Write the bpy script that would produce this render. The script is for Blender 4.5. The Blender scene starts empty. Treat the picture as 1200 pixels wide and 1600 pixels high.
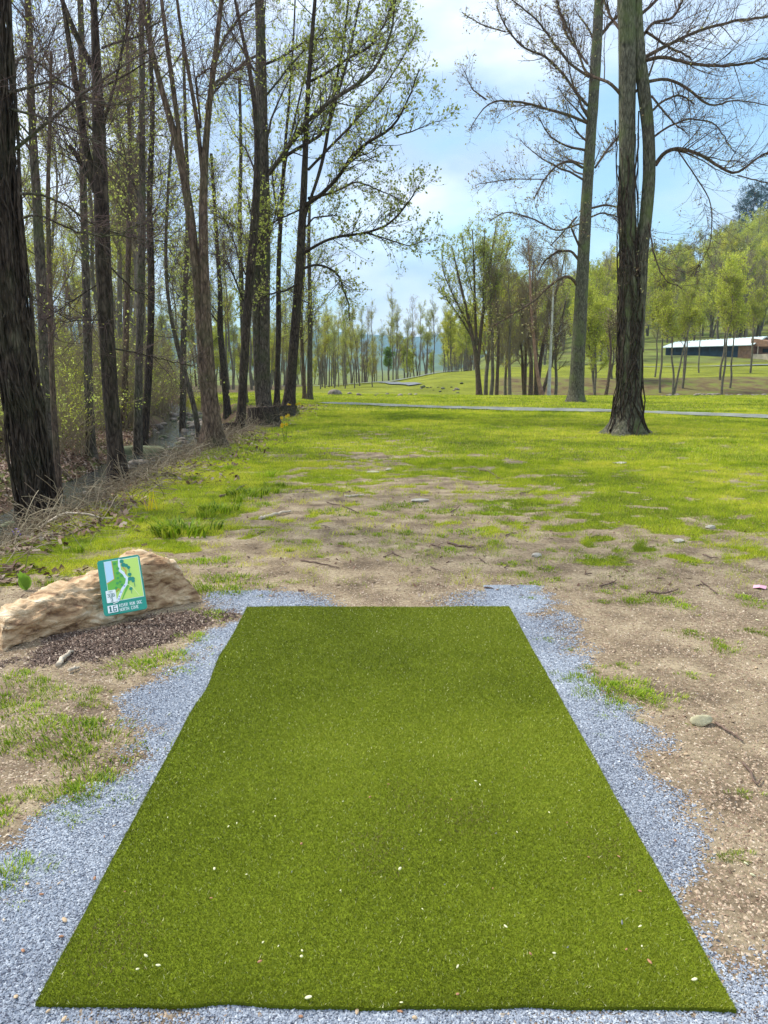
import bpy, math, random
import numpy as np
from mathutils import Vector
rng = np.random.default_rng(7); random.seed(7)
sc = bpy.context.scene
C = bpy.data.collections.new('place'); sc.collection.children.link(C)
# ------------------------------------------------------------------ camera
H = 1.6; PITCH = math.radians(10.78); FPX = 1200.0
cam = bpy.data.objects.new('camera', bpy.data.cameras.new('camera')); C.objects.link(cam)
cam.location = (0, 0, H); cam.rotation_euler = (math.pi/2-PITCH, 0, 0)
cam.data.sensor_fit = 'VERTICAL'; cam.data.sensor_height = 36; cam.data.lens = 27.0
cam.data.clip_start = .05; cam.data.clip_end = 20000
sc.camera = cam
# ------------------------------------------------------------------ world, sun, exposure
SUN_EL, SUN_AZ = math.radians(52), math.radians(-60)      # azimuth: 0 = +Y, positive towards +X
w = bpy.data.worlds.new('World'); sc.world = w; w.use_nodes = True
nt = w.node_tree; nt.nodes.clear()
def N(nt, t, **k):
    n = nt.nodes.new(t)
    for a, b in k.items():
        if a.startswith('i_'):
            n.inputs[a[2:].replace('_', ' ')].default_value = b
        else: setattr(n, a, b)
    return n
out = N(nt, 'ShaderNodeOutputWorld'); bg = N(nt, 'ShaderNodeBackground')
sky = N(nt, 'ShaderNodeTexSky', sky_type='NISHITA', sun_disc=False, sun_elevation=SUN_EL, sun_rotation=SUN_AZ,
        altitude=600, air_density=1.3, dust_density=.6, ozone_density=2.0)
tc = N(nt, 'ShaderNodeTexCoord'); mp = N(nt, 'ShaderNodeMapping'); mp.inputs['Scale'].default_value = (1, 1, 2.6)
mp.inputs['Location'].default_value = (.35, .1, .2)
nz = N(nt, 'ShaderNodeTexNoise'); nz.inputs['Scale'].default_value = 2.1; nz.inputs['Detail'].default_value = 9; nz.inputs['Roughness'].default_value = .52; nz.inputs['Distortion'].default_value = .35
rp = N(nt, 'ShaderNodeValToRGB'); rp.color_ramp.elements[0].position = .38; rp.color_ramp.elements[1].position = .56
rp.color_ramp.interpolation = 'EASE'
nz2 = N(nt, 'ShaderNodeTexNoise'); nz2.inputs['Scale'].default_value = 3.3; nz2.inputs['Detail'].default_value = 5
rp2 = N(nt, 'ShaderNodeValToRGB')
rp2.color_ramp.elements[0].color = (3.2, 4.0, 5.2, 1); rp2.color_ramp.elements[1].color = (7.4, 7.7, 8.1, 1)
rp2.color_ramp.elements[0].position = .38; rp2.color_ramp.elements[1].position = .62
tint = N(nt, 'ShaderNodeMixRGB', blend_type='MULTIPLY'); tint.inputs[0].default_value = 1; tint.inputs[2].default_value = (.80, .98, 1.0, 1)
mx = N(nt, 'ShaderNodeMixRGB'); ma = N(nt, 'ShaderNodeMath', operation='MULTIPLY_ADD'); ma.inputs[1].default_value = .72; ma.inputs[2].default_value = .22
L = nt.links.new
L(tc.outputs['Generated'], mp.inputs[0]); L(mp.outputs[0], nz.inputs[0]); L(mp.outputs[0], nz2.inputs[0])
L(nz.outputs[0], rp.inputs[0]); L(nz2.outputs[0], rp2.inputs[0]); L(rp.outputs[0], ma.inputs[0])
L(sky.outputs[0], tint.inputs[1]); L(ma.outputs[0], mx.inputs[0]); L(tint.outputs[0], mx.inputs[1]); L(rp2.outputs[0], mx.inputs[2])
L(mx.outputs[0], bg.inputs[0]); bg.inputs[1].default_value = .105; L(bg.outputs[0], out.inputs[0])
sl = bpy.data.lights.new('sun', 'SUN'); sl.energy = 2.6; sl.angle = math.radians(10); sl.color = (1, .95, .86)
sun = bpy.data.objects.new('sun', sl); C.objects.link(sun)
sd = Vector((math.sin(SUN_AZ)*math.cos(SUN_EL), math.cos(SUN_AZ)*math.cos(SUN_EL), math.sin(SUN_EL)))
sun.rotation_euler = (-sd).to_track_quat('-Z', 'Y').to_euler(); sun.location = (0, 0, 30)
sc.view_settings.view_transform = 'Standard'; sc.view_settings.look = 'None'; sc.view_settings.exposure = 1.05; sc.view_settings.gamma = 1
# ------------------------------------------------------------------ helpers
cp, sp = math.cos(PITCH), math.sin(PITCH)
def slope(v): b = (800-v)/FPX; return (-sp+b*cp)/(cp+b*sp)
def at(u, v, Y=None, z=None):
    b = (800-v)/FPX
    if Y is None: Y = (z-H)/slope(v)
    return np.array([(u-600)/FPX/(cp+b*sp)*Y, Y, H+slope(v)*Y])
def tag(o, label=None, cat=None, group=None, kind=None):
    for k, x in (('label', label), ('category', cat), ('group', group), ('kind', kind)):
        if x: o[k] = x
    return o
def empty(name, loc, rz=0):
    o = bpy.data.objects.new(name, None); C.objects.link(o); o.location = loc; o.rotation_euler = (0, 0, rz); o.empty_display_size = .2
    return o
def mesh(name, V, F, mat=None, parent=None, smooth=False, attr=None, loc=None):
    """V (n,3); F list of index arrays (m,k)"""
    if not isinstance(F, (list, tuple)): F = [F]
    F = [np.asarray(f, dtype=np.int32) for f in F if len(f)]
    me = bpy.data.meshes.new(name); V = np.asarray(V, dtype=np.float32)
    me.vertices.add(len(V)); me.vertices.foreach_set('co', V.ravel())
    idx = np.concatenate([f.ravel() for f in F]); tot = np.concatenate([np.full(len(f), f.shape[1]) for f in F])
    me.loops.add(len(idx)); me.loops.foreach_set('vertex_index', idx.astype(np.int32))
    me.polygons.add(len(tot)); me.polygons.foreach_set('loop_start', (np.cumsum(tot)-tot).astype(np.int32))
    me.polygons.foreach_set('use_smooth', np.full(len(tot), smooth))
    me.update(calc_edges=True)
    if attr:
        for k, a in attr.items():
            a = np.asarray(a, dtype=np.float32)
            if a.ndim == 1:
                at_ = me.attributes.new(k, 'FLOAT', 'POINT'); at_.data.foreach_set('value', a)
            else:
                at_ = me.attributes.new(k, 'FLOAT_COLOR', 'POINT'); at_.data.foreach_set('color', a.ravel())
    if mat: me.materials.append(mat)
    o = bpy.data.objects.new(name, me); C.objects.link(o)
    if parent: o.parent = parent
    if loc is not None: o.location = loc
    return o
def copy_thing(o, name=None):
    c = o.copy(); C.objects.link(c)
    for ch in o.children:
        d = ch.copy(); C.objects.link(d); d.parent = c; d.matrix_parent_inverse = ch.matrix_parent_inverse
    return c
_perm = np.random.default_rng(3).random((256, 256))
def vn(x, y, s=1.0, oct=4, seed=0):
    x = np.asarray(x, float)*s+seed*17.3+1000; y = np.asarray(y, float)*s+seed*9.1+1000
    r = 0; a = 1; t = 0
    for o in range(oct):
        xi = np.floor(x).astype(int); yi = np.floor(y).astype(int); fx = x-xi; fy = y-yi
        fx = fx*fx*(3-2*fx); fy = fy*fy*(3-2*fy)
        g = lambda i, j: _perm[(xi+i) % 256, (yi+j) % 256]
        r = r+a*((g(0, 0)*(1-fx)+g(1, 0)*fx)*(1-fy)+(g(0, 1)*(1-fx)+g(1, 1)*fx)*fy); t += a; a *= .5
        x = x*2.03+5.7; y = y*2.03+3.1
    return r/t
def ss(a, b, x): t = np.clip((np.asarray(x, float)-a)/(b-a), 0, 1); return t*t*(3-2*t)
# ------------------------------------------------------------------ materials
def newmat(name):
    m = bpy.data.materials.new(name); m.use_nodes = True; m.node_tree.nodes.clear(); return m, m.node_tree
def ramp(nt, cols, pos=None):
    r = nt.nodes.new('ShaderNodeValToRGB'); e = r.color_ramp.elements
    pos = pos or [i/(len(cols)-1) for i in range(len(cols))]
    while len(e) < len(cols): e.new(.5)
    for i, (c, p) in enumerate(zip(cols, pos)): e[i].position = p; e[i].color = (*c, 1)
    return r
def simple(name, col, rough=.8, spec=.3, nscale=0, var=.3, bump=0, coord='Object', stretch=(1, 1, 1), metal=0):
    m, nt = newmat(name); L = nt.links.new
    o = nt.nodes.new('ShaderNodeOutputMaterial'); b = nt.nodes.new('ShaderNodeBsdfPrincipled')
    b.inputs['Roughness'].default_value = rough; b.inputs['Specular IOR Level'].default_value = spec; b.inputs['Metallic'].default_value = metal
    L(b.outputs[0], o.inputs[0])
    if nscale:
        tc = nt.nodes.new('ShaderNodeTexCoord'); mp = nt.nodes.new('ShaderNodeMapping'); mp.inputs['Scale'].default_value = stretch
        n = nt.nodes.new('ShaderNodeTexNoise'); n.inputs['Scale'].default_value = nscale; n.inputs['Detail'].default_value = 8; n.inputs['Roughness'].default_value = .65
        L(tc.outputs[coord], mp.inputs[0]); L(mp.outputs[0], n.inputs[0])
        r = ramp(nt, [tuple(c*(1-var) for c in col), tuple(min(1, c*(1+var)) for c in col)], [.35, .65]); L(n.outputs[0], r.inputs[0]); L(r.outputs[0], b.inputs['Base Color'])
        if bump:
            bp = nt.nodes.new('ShaderNodeBump'); bp.inputs['Strength'].default_value = bump; bp.inputs['Distance'].default_value = .02
            L(n.outputs[0], bp.inputs['Height']); L(bp.outputs[0], b.inputs['Normal'])
    else: b.inputs['Base Color'].default_value = (*col, 1)
    return m
def bark(name, c1, c2, moss=(.07, .10, .03), mossamt=.3, sc_=1.0):
    m, nt = newmat(name); L = nt.links.new
    o = nt.nodes.new('ShaderNodeOutputMaterial'); b = nt.nodes.new('ShaderNodeBsdfPrincipled'); b.inputs['Roughness'].default_value = .92; b.inputs['Specular IOR Level'].default_value = .15
    tc = nt.nodes.new('ShaderNodeTexCoord'); mp = nt.nodes.new('ShaderNodeMapping'); mp.inputs['Scale'].default_value = (20*sc_, 20*sc_, 5.5*sc_)
    n = nt.nodes.new('ShaderNodeTexNoise'); n.inputs['Scale'].default_value = 1; n.inputs['Detail'].default_value = 7; n.inputs['Roughness'].default_value = .7; n.inputs['Distortion'].default_value = .6
    v = nt.nodes.new('ShaderNodeTexVoronoi'); v.feature = 'DISTANCE_TO_EDGE'; v.inputs['Scale'].default_value = .8
    n3 = nt.nodes.new('ShaderNodeTexNoise'); n3.inputs['Scale'].default_value = 1.7; n3.inputs['Detail'].default_value = 6
    L(tc.outputs['Object'], mp.inputs[0]); L(mp.outputs[0], n.inputs[0]); L(mp.outputs[0], v.inputs[0]); L(tc.outputs['Object'], n3.inputs[0])
    r = ramp(nt, [c1, c2], [.36, .66]); L(n.outputs[0], r.inputs[0])
    vr = ramp(nt, [(.35, .35, .35), (1, 1, 1)], [0, .18]); L(v.outputs['Distance'], vr.inputs[0])
    mul = N(nt, 'ShaderNodeMixRGB', blend_type='MULTIPLY'); mul.inputs[0].default_value = .7; L(r.outputs[0], mul.inputs[1]); L(vr.outputs[0], mul.inputs[2])
    mr = ramp(nt, [(0, 0, 0), (mossamt,)*3], [.48, .66]); L(n3.outputs[0], mr.inputs[0])
    mm = N(nt, 'ShaderNodeMixRGB'); L(mr.outputs[0], mm.inputs[0]); L(mul.outputs[0], mm.inputs[1]); mm.inputs[2].default_value = (*moss, 1)
    L(mm.outputs[0], b.inputs['Base Color'])
    ad = N(nt, 'ShaderNodeMath', operation='ADD'); L(n.outputs[0], ad.inputs[0]); L(vr.outputs[0], ad.inputs[1])
    bp = nt.nodes.new('ShaderNodeBump'); bp.inputs['Strength'].default_value = .8; bp.inputs['Distance'].default_value = .02
    L(ad.outputs[0], bp.inputs['Height']); L(bp.outputs[0], b.inputs['Normal']); L(b.outputs[0], o.inputs[0])
    return m
def leafmat(name, cols, trans=.45, rough=.6, pos=None):
    """per-leaf random value in attribute rnd picks the colour"""
    m, nt = newmat(name); L = nt.links.new
    o = nt.nodes.new('ShaderNodeOutputMaterial'); a = nt.nodes.new('ShaderNodeAttribute'); a.attribute_name = 'rnd'
    r = ramp(nt, cols, pos); L(a.outputs['Fac'], r.inputs[0])
    oi = nt.nodes.new('ShaderNodeObjectInfo'); hs = nt.nodes.new('ShaderNodeHueSaturation')
    mr = nt.nodes.new('ShaderNodeMapRange'); mr.inputs[3].default_value = .75; mr.inputs[4].default_value = 1.25
    L(oi.outputs['Random'], mr.inputs[0]); L(mr.outputs[0], hs.inputs['Value']); L(r.outputs[0], hs.inputs['Color'])
    d = nt.nodes.new('ShaderNodeBsdfPrincipled'); d.inputs['Roughness'].default_value = rough; d.inputs['Specular IOR Level'].default_value = .2
    t = nt.nodes.new('ShaderNodeBsdfTranslucent'); x = nt.nodes.new('ShaderNodeMixShader'); x.inputs[0].default_value = trans
    L(hs.outputs[0], d.inputs['Base Color']); L(hs.outputs[0], t.inputs[0]); L(d.outputs[0], x.inputs[1]); L(t.outputs[0], x.inputs[2]); L(x.outputs[0], o.inputs[0])
    return m
M = {}
M['bark_grey'] = bark('bark_grey', (.040, .031, .023), (.19, .155, .115), mossamt=.4)
M['bark_dark'] = bark('bark_dark', (.020, .014, .011), (.11, .082, .060), mossamt=.15)
M['bark_moss'] = bark('bark_moss', (.050, .047, .032), (.21, .195, .135), moss=(.12, .15, .05), mossamt=.7)
M['bark_brown'] = bark('bark_brown', (.055, .036, .025), (.23, .16, .11), mossamt=.3)
M['bark_far'] = simple('bark_far', (.15, .13, .095), .95, .1, 3, .35)
M['bark_red'] = simple('bark_red', (.26, .16, .11), .95, .1, 3, .35)
M['bark_white'] = simple('bark_white', (.46, .45, .40), .9, .1, 3, .25)
M['twig'] = simple('twig', (.12, .08, .072), .9, .1)
M['twig_far'] = simple('twig_far', (.25, .20, .12), .95, .1)
M['leaf_spring'] = leafmat('leaf_spring', [(.28, .34, .05), (.46, .52, .10), (.62, .64, .18)])
M['leaf_yellow'] = leafmat('leaf_yellow', [(.34, .36, .03), (.52, .53, .05), (.68, .62, .10)])
M['leaf_olive'] = leafmat('leaf_olive', [(.28, .32, .035), (.46, .51, .055), (.64, .64, .10)])
M['leaf_bright'] = leafmat('leaf_bright', [(.12, .22, .02), (.22, .38, .04), (.34, .5, .07)])
M['leaf_bud'] = leafmat('leaf_bud', [(.16, .09, .07), (.30, .25, .11), (.46, .46, .20)])
M['needle'] = leafmat('needle', [(.010, .030, .016), (.022, .05, .028), (.04, .08, .04)], trans=.15)
M['grass'] = leafmat('grass', [(.11, .17, .010), (.26, .35, .014), (.45, .51, .02), (.66, .62, .07)], trans=.35)
M['grass_tuft'] = leafmat('grass_tuft', [(.10, .17, .010), (.20, .33, .012), (.34, .46, .02), (.50, .50, .07)], trans=.35)
M['turf'] = leafmat('turf', [(.055, .07, .006), (.19, .235, .012), (.40, .43, .045), (.90, .86, .45)], trans=.1, rough=.55, pos=[0, .45, .93, 1])
M['gravel'] = leafmat('gravel', [(.09, .095, .13), (.27, .30, .36), (.43, .47, .53), (.70, .73, .77)], trans=0, rough=.7, pos=[0, .28, .66, 1])
M['grit'] = leafmat('grit', [(.14, .085, .055), (.30, .21, .145), (.42, .32, .22), (.52, .43, .32)], trans=0, rough=.8, pos=[0, .35, .8, 1])
M['chips'] = leafmat('chips', [(.04, .026, .020), (.11, .072, .055), (.24, .17, .13), (.55, .44, .33)], trans=0, rough=.8, pos=[0, .4, .88, 1])
M['litter'] = leafmat('litter', [(.07, .035, .025), (.17, .095, .065), (.30, .20, .14), (.42, .33, .26)], trans=.1, rough=.8)
M['deadgrass'] = leafmat('deadgrass', [(.14, .10, .065), (.28, .22, .14), (.44, .37, .25)], trans=.2, rough=.8)
M['stone'] = simple('stone', (.42, .38, .32), .85, .2, 6, .35, .5)
M['creek_stone'] = simple('creek_stone', (.20, .165, .13), .7, .3, 4, .5, .5)
M['moss_stone'] = simple('moss_stone', (.12, .13, .07), .85, .2, 5, .5, .5)
# ------------------------------------------------------------------ terrain
mat_c = [at(55, 1568, z=.012), at(1151, 1577, z=.012), at(795, 948, z=.012), at(386, 948, z=.012)]
tabU = np.array([-3000, 0, 300, 500, 600, 700, 800, 1000, 1200, 4000.]); tabT = (tabU-600)/1200/1.012
rows = [(-60, [0]*10), (30, [0]*10), (50, [-.3, -.3, -.35, -.35, -.35, -.35, -.35, -.35, -.35, -.35]),
        (70, [-.5, -.5, -.6, -.75, -.85, -1.0, -1.15, -1.15, -1.15, -1.1]), (77, [-.5, -.5, -.7, -.85, -.95, -1.05, -1.25, -1.5, -1.5, -1.1])]
for Y, vs in ((88, [612, 612, 612, 609, 604, 592, 590, 592, 589, 589]), (115, [606, 606, 606, 603, 596, 581, 576, 574, 573, 573]),
              (140, [602, 602, 602, 601, 597, 586, 568, 556, 550, 548]), (185, [600, 600, 600, 600, 598, 592, 556, 534, 522, 515]),
              (300, [596, 596, 596, 598, 597, 590, 545, 478, 425, 400]), (400, [592, 592, 592, 594, 594, 588, 540, 455, 392, 330]),
              (650, [588, 588, 588, 588, 588, 586, 560, 500, 450, 420]), (6000, [573]*10)):
    rows.append((Y, [H+slope(v)*Y for v in vs]))
rY = np.array([r[0] for r in rows], float); rZ = np.array([r[1] for r in rows], float)
def creek_x(Y): Y = np.asarray(Y, float); return np.interp(Y, [3, 10, 16, 23, 32, 46, 80], [-5.0, -5.4, -5.85, -6.2, -8.1, -11.0, -22])
def terrain(X, Y):
    X = np.asarray(X, float); Y = np.asarray(Y, float)
    T = X/np.maximum(Y, 8.0)
    it = np.clip(np.searchsorted(tabT, T)-1, 0, len(tabT)-2); ft = np.clip((T-tabT[it])/(tabT[it+1]-tabT[it]), 0, 1); ft = ft*ft*(3-2*ft)*.5+ft*.5
    iy = np.clip(np.searchsorted(rY, Y)-1, 0, len(rY)-2); fy = np.clip((Y-rY[iy])/(rY[iy+1]-rY[iy]), 0, 1); fy = .6*fy*fy*(3-2*fy)+.4*fy
    z = (rZ[iy, it]*(1-ft)+rZ[iy, it+1]*ft)*(1-fy)+(rZ[iy+1, it]*(1-ft)+rZ[iy+1, it+1]*ft)*fy
    # the creek on the left
    xe = np.where(Y < 28, -3.25, -3.25-(Y-28)*.42)+.25*(vn(Y, Y*0, .6, 3)-.5); xc = creek_x(Y); hw = .62+.35*(vn(Y, Y*0, .35, 2, 5)-.5)
    rt = ss(0, 1, (xe-X)/np.maximum(xe-(xc+hw), .5)); lt = ss(0, 1, ((xc-hw)-X)/1.3)
    dz = -1.2*rt**1.25+np.where(X < xc-hw, .62*lt, 0)
    fade = 1-ss(52, 75, Y)
    z = z+dz*fade
    # small roughness
    k = ss(3, 12, np.hypot(X, Y-2)); wood = ss(-3.6, -5, X)
    z = z+k*.10*(vn(X, Y, .35, 3, 1)-.5)+ (.25+.5*k)*.05*(vn(X, Y, 2.2, 3, 2)-.5)+wood*.22*(vn(X, Y, .9, 3, 4)-.5)*fade
    big = ss(150, 300, Y); z = z+big*6*(vn(X, Y, .02, 3, 8)-.5)
    return z
def tz(x, y): return float(terrain(np.array([x]), np.array([y]))[0])
def path_y(X): return np.interp(X, [-3.2, -2.8, 2.6, 8.2, 12.4, 30], [36, 35, 30.3, 27.3, 24.2, 15])
def matcoord(X, Y):
    """signed distance outside the mat sheet (negative inside) and side flags"""
    c = np.array(mat_c)[:, :2]
    xl = np.interp(Y, [c[0, 1], c[3, 1]], [c[0, 0], c[3, 0]]); xr = np.interp(Y, [c[1, 1], c[2, 1]], [c[1, 0], c[2, 0]])
    return xl-X, X-xr, c[0, 1]-Y, Y-c[3, 1]
def _gw(pts, side):
    r = []
    for u, v in pts:
        p = at(u, v, z=0); m = matcoord(p[0], p[1]); r.append((float(m[side]), p[1]))
    return np.array(sorted(r, key=lambda q: q[1]))
GL = np.array([-.085, 0])+_gw([(345, 950), (308, 1005), (245, 1060), (208, 1110), (165, 1175), (110, 1245), (70, 1295), (5, 1345), (-60, 1400)], 0)
GR = np.array([-.07, 0])+_gw([(815, 935), (868, 985), (908, 1045), (955, 1100), (1000, 1175), (1035, 1245), (1090, 1310), (1115, 1400), (1150, 1480), (1195, 1570)], 1)
def masks(X, Y):
    lo, ro, no, fo = matcoord(X, Y)
    n5 = vn(X, Y*1.6, 2.6, 4, 15)
    n1 = vn(X, Y, 1.3, 4, 11); n2 = vn(X, Y, 4.5, 3, 12); n3 = vn(X, Y, .33, 3, 13)
    out = np.maximum(np.maximum(lo, ro), np.maximum(no, fo))
    # gravel apron
    wl = np.interp(Y, GL[:, 1], GL[:, 0]); wr = np.interp(Y, GR[:, 1], GR[:, 0])
    g = np.maximum(np.where(Y < 5.35, ss(wl+.22, wl-.16, lo+.5*(n1-.5)+.35*(n2-.5)+.3*(n5-.5)), 0)*(lo > -.1), np.where(Y < 5.5, ss(wr+.26, wr-.18, ro+.5*(n1-.5)+.35*(n2-.5)+.3*(n5-.5)), 0)*(ro > -.1))
    g = np.maximum(g, ss(-.30, .12, no+.5*(n5-.5))*ss(.8, .3, no)*ss(.50, .10, ro+.5*(n5-.5)))
    g = np.where((lo > 1.4) | (ro > 1.0), 0, g)
    ftop = (fo > -.1)*ss(.55, -.05, fo+.6*(n1-.5)+.5*(n5-.5))*.8
    side = np.maximum(ss(.1, .75, X-.1)*1.0, ss(-.05, -.8, X)*.8)
    g = np.maximum(g, ftop*side*ss(.35, .1, lo)*ss(.3, .05, ro))
    g = np.where(out < 0, 1, g)
    # grass cover: bare around the tee, thickening away from it, worn patches
    dist = Y+.20*np.abs(X)
    base = np.interp(Y, [0, 4.9, 6.2, 7.4, 8.8, 11, 14, 17, 22, 80], [.02, .12, .42, .50, .55, .62, .72, .84, .96, 1])
    base = base+np.where(X < -1.2, .50*ss(-1.2, -2.4, X)*ss(4.6, 6.2, Y), 0)+.20*ss(.8, 4, X)*ss(4.8, 7, Y)+.10*ss(-1.9, -2.6, X)*(Y < 5)
    base = base+.05*ss(6.2, 8, Y)-.14*np.exp(-((X-.2)/1.5)**2)*ss(30, 8, Y)
    gr = ss(.0, .24, base-(.5+1.9*((.22*n1+.38*n5+.32*n2+.08*n3)-.5)))*(1-.55*ss(.60, .72, vn(X, Y*1.8, 1.9, 4, 16))*ss(30, 18, Y))
    gr = gr*(1-g)
    wood = ss(-3.1, -3.9, X+.5*(n1-.5)+.42*np.maximum(Y-28, 0))*ss(58, 46, Y-.2*X)
    wood = np.maximum(wood, ss(-9, -14, X)*ss(48, 52, Y)*.75)
    ma_ = (X+1.60)*.63+(Y-4.36)*.776; mb_ = -(X+1.60)*.776+(Y-4.36)*.63; mul = np.exp(-((ma_/.72)**2+(mb_/.30)**2)*1.2); mul = ss(.28, .55, mul+.5*(n2-.5)+.5*(n1-.5)+.3*(n5-.5))*(1-g)
    rk = np.hypot(X+1.85, (Y-4.4)); gr = gr*(1-mul)
    farwood = np.maximum(ss(118, 128, Y)*ss(.12, .16, X/np.maximum(Y, 1)), ss(125, 150, Y))
    bankbrown = ss(74, 78, Y)*ss(93, 86, Y)*ss(.10, .18, X/np.maximum(Y, 1))
    return g, np.clip(gr, 0, 1), wood, mul, farwood, bankbrown
ny = 760
Yr = np.concatenate([np.linspace(-14, .8, 24)[:-1], np.geomspace(.8+3, 40+3, 520)-3, np.geomspace(43, 6003, 230)[1:]-3])
nx = 460; B = np.linspace(-1, 1, nx); B = np.sign(B)*(.45*np.abs(B)+.55*np.abs(B)**2.6)
Wd = np.maximum(Yr, 0)*1.25+10
Xg = B[None, :]*Wd[:, None]; Yg = np.repeat(Yr[:, None], nx, 1); Zg = terrain(Xg, Yg)
g, gr, wood, mul, fw, bb = masks(Xg, Yg)
VG = np.stack([Xg, Yg, Zg], -1).reshape(-1, 3); nyr = len(Yr)
i = np.arange(nyr*nx).reshape(nyr, nx); FG = np.stack([i[:-1, :-1], i[:-1, 1:], i[1:, 1:], i[1:, :-1]], -1).reshape(-1, 4)
zone = np.stack([gr, g, wood, mul], -1).reshape(-1, 4); zone2 = np.stack([fw, bb, fw*0, fw*0+1], -1).reshape(-1, 4)
def ground_mat():
    m, nt = newmat('ground'); L = nt.links.new
    o = nt.nodes.new('ShaderNodeOutputMaterial'); b = nt.nodes.new('ShaderNodeBsdfPrincipled'); b.inputs['Roughness'].default_value = .95; b.inputs['Specular IOR Level'].default_value = .1
    ge = nt.nodes.new('ShaderNodeNewGeometry')
    def noise(s, d=6, r=.6):
        n = nt.nodes.new('ShaderNodeTexNoise'); n.inputs['Scale'].default_value = s; n.inputs['Detail'].default_value = d; n.inputs['Roughness'].default_value = r; L(ge.outputs['Position'], n.inputs[0]); return n
    z1 = nt.nodes.new('ShaderNodeAttribute'); z1.attribute_name = 'zone'; s1 = nt.nodes.new('ShaderNodeSeparateColor'); L(z1.outputs['Color'], s1.inputs[0])
    z2 = nt.nodes.new('ShaderNodeAttribute'); z2.attribute_name = 'zone2'; s2 = nt.nodes.new('ShaderNodeSeparateColor'); L(z2.outputs['Color'], s2.inputs[0])
    nf = noise(38, 8, .7); nm = noise(3.2, 6); nc = noise(130, 4, .7)
    def mix(f, a, c, bt='MIX'):
        x = nt.nodes.new('ShaderNodeMixRGB'); x.blend_type = bt
        for k, q in ((0, f), (1, a), (2, c)):
            if isinstance(q, (int, float)): x.inputs[k].default_value = q
            elif isinstance(q, tuple): x.inputs[k].default_value = (*q, 1)
            else: L(q, x.inputs[k])
        return x.outputs[0]
    def edge(maskout, amt=.5):   # break a mask up with fine noise
        a = N(nt, 'ShaderNodeMath', operation='MULTIPLY_ADD'); L(nf.outputs[0], a.inputs[0]); a.inputs[1].default_value = amt; a.inputs[2].default_value = -amt/2
        c = N(nt, 'ShaderNodeMath', operation='ADD'); L(maskout, c.inputs[0]); L(a.outputs[0], c.inputs[1])
        r = nt.nodes.new('ShaderNodeMapRange'); r.interpolation_type = 'SMOOTHSTEP'; r.inputs[1].default_value = .3; r.inputs[2].default_value = .7; L(c.outputs[0], r.inputs[0]); return r.outputs[0]
    dr = ramp(nt, [(.13, .094, .062), (.27, .205, .130), (.42, .335, .215)], [.30, .48, .66]); L(nm.outputs[0], dr.inputs[0])
    df = ramp(nt, [(.5, .47, .45), (1, 1, 1), (1.25, 1.22, 1.18)], [.34, .5, .68]); L(nf.outputs[0], df.inputs[0])
    dirt = mix(1, dr.outputs[0], df.outputs[0], 'MULTIPLY')
    gg = ramp(nt, [(.09, .07, .03), (.15, .15, .022), (.24, .29, .018), (.40, .43, .03)], [.34, .45, .54, .68]); L(nf.outputs[0], gg.inputs[0])
    nb = noise(.22, 4); gr2 = ramp(nt, [(.72, .72, .6), (1.1, 1.06, 1)], [.4, .6]); L(nb.outputs[0], gr2.inputs[0])
    grass = mix(1, gg.outputs[0], gr2.outputs[0], 'MULTIPLY')
    gv = ramp(nt, [(.09, .095, .13), (.27, .30, .36), (.43, .47, .53), (.70, .73, .77)], [.3, .45, .6, .75]); L(nc.outputs[0], gv.inputs[0])
    wd = ramp(nt, [(.045, .03, .02), (.13, .085, .055), (.22, .155, .105)], [.3, .5, .7]); L(nf.outputs[0], wd.inputs[0])
    mo = noise(.55, 5); mor = ramp(nt, [(0, 0, 0), (.8, .8, .8)], [.50, .62]); L(mo.outputs[0], mor.inputs[0])
    wood = mix(mor.outputs[0], wd.outputs[0], (.11, .15, .025))
    ml = ramp(nt, [(.03, .02, .016), (.10, .07, .055), (.2, .15, .12)], [.3, .5, .75]); L(nc.outputs[0], ml.inputs[0])
    c = mix(edge(s1.outputs[0], .8), dirt, grass)
    ge2 = N(nt, 'ShaderNodeMath', operation='MULTIPLY_ADD'); L(nc.outputs[0], ge2.inputs[0]); ge2.inputs[1].default_value = 2.4; ge2.inputs[2].default_value = -1.2
    ge3 = N(nt, 'ShaderNodeMath', operation='ADD'); L(ge2.outputs[0], ge3.inputs[0]); L(s1.outputs[1], ge3.inputs[1])
    c = mix(edge(ge3.outputs[0], 1.1), c, gv.outputs[0])
    c = mix(edge(s1.outputs[2], .5), c, wood)
    c = mix(edge(z1.outputs['Alpha'], .5), c, ml.outputs[0])
    fr = ramp(nt, [(.10, .09, .035), (.15, .17, .04), (.19, .24, .045)], [.3, .5, .7]); L(nb.outputs[0], fr.inputs[0])
    c = mix(edge(s2.outputs[0], .3), c, fr.outputs[0])
    bk = noise(.6, 5); bkr = ramp(nt, [(.10, .06, .035), (.16, .13, .05), (.16, .2, .03)], [.35, .5, .68]); L(bk.outputs[0], bkr.inputs[0])
    c = mix(edge(s2.outputs[1], .3), c, bkr.outputs[0])
    L(c, b.inputs['Base Color'])
    bp = nt.nodes.new('ShaderNodeBump'); bp.inputs['Strength'].default_value = .9; bp.inputs['Distance'].default_value = .02; L(nf.outputs[0], bp.inputs['Height'])
    bp2 = nt.nodes.new('ShaderNodeBump'); bp2.inputs['Strength'].default_value = .5; bp2.inputs['Distance'].default_value = .006; L(nc.outputs[0], bp2.inputs['Height']); L(bp.outputs[0], bp2.inputs['Normal'])
    L(bp2.outputs[0], b.inputs['Normal']); L(b.outputs[0], o.inputs[0]); return m
gobj = mesh('ground', VG, FG, ground_mat(), smooth=True, attr={'zone': zone, 'zone2': zone2}); tag(gobj, kind='structure')
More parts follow.
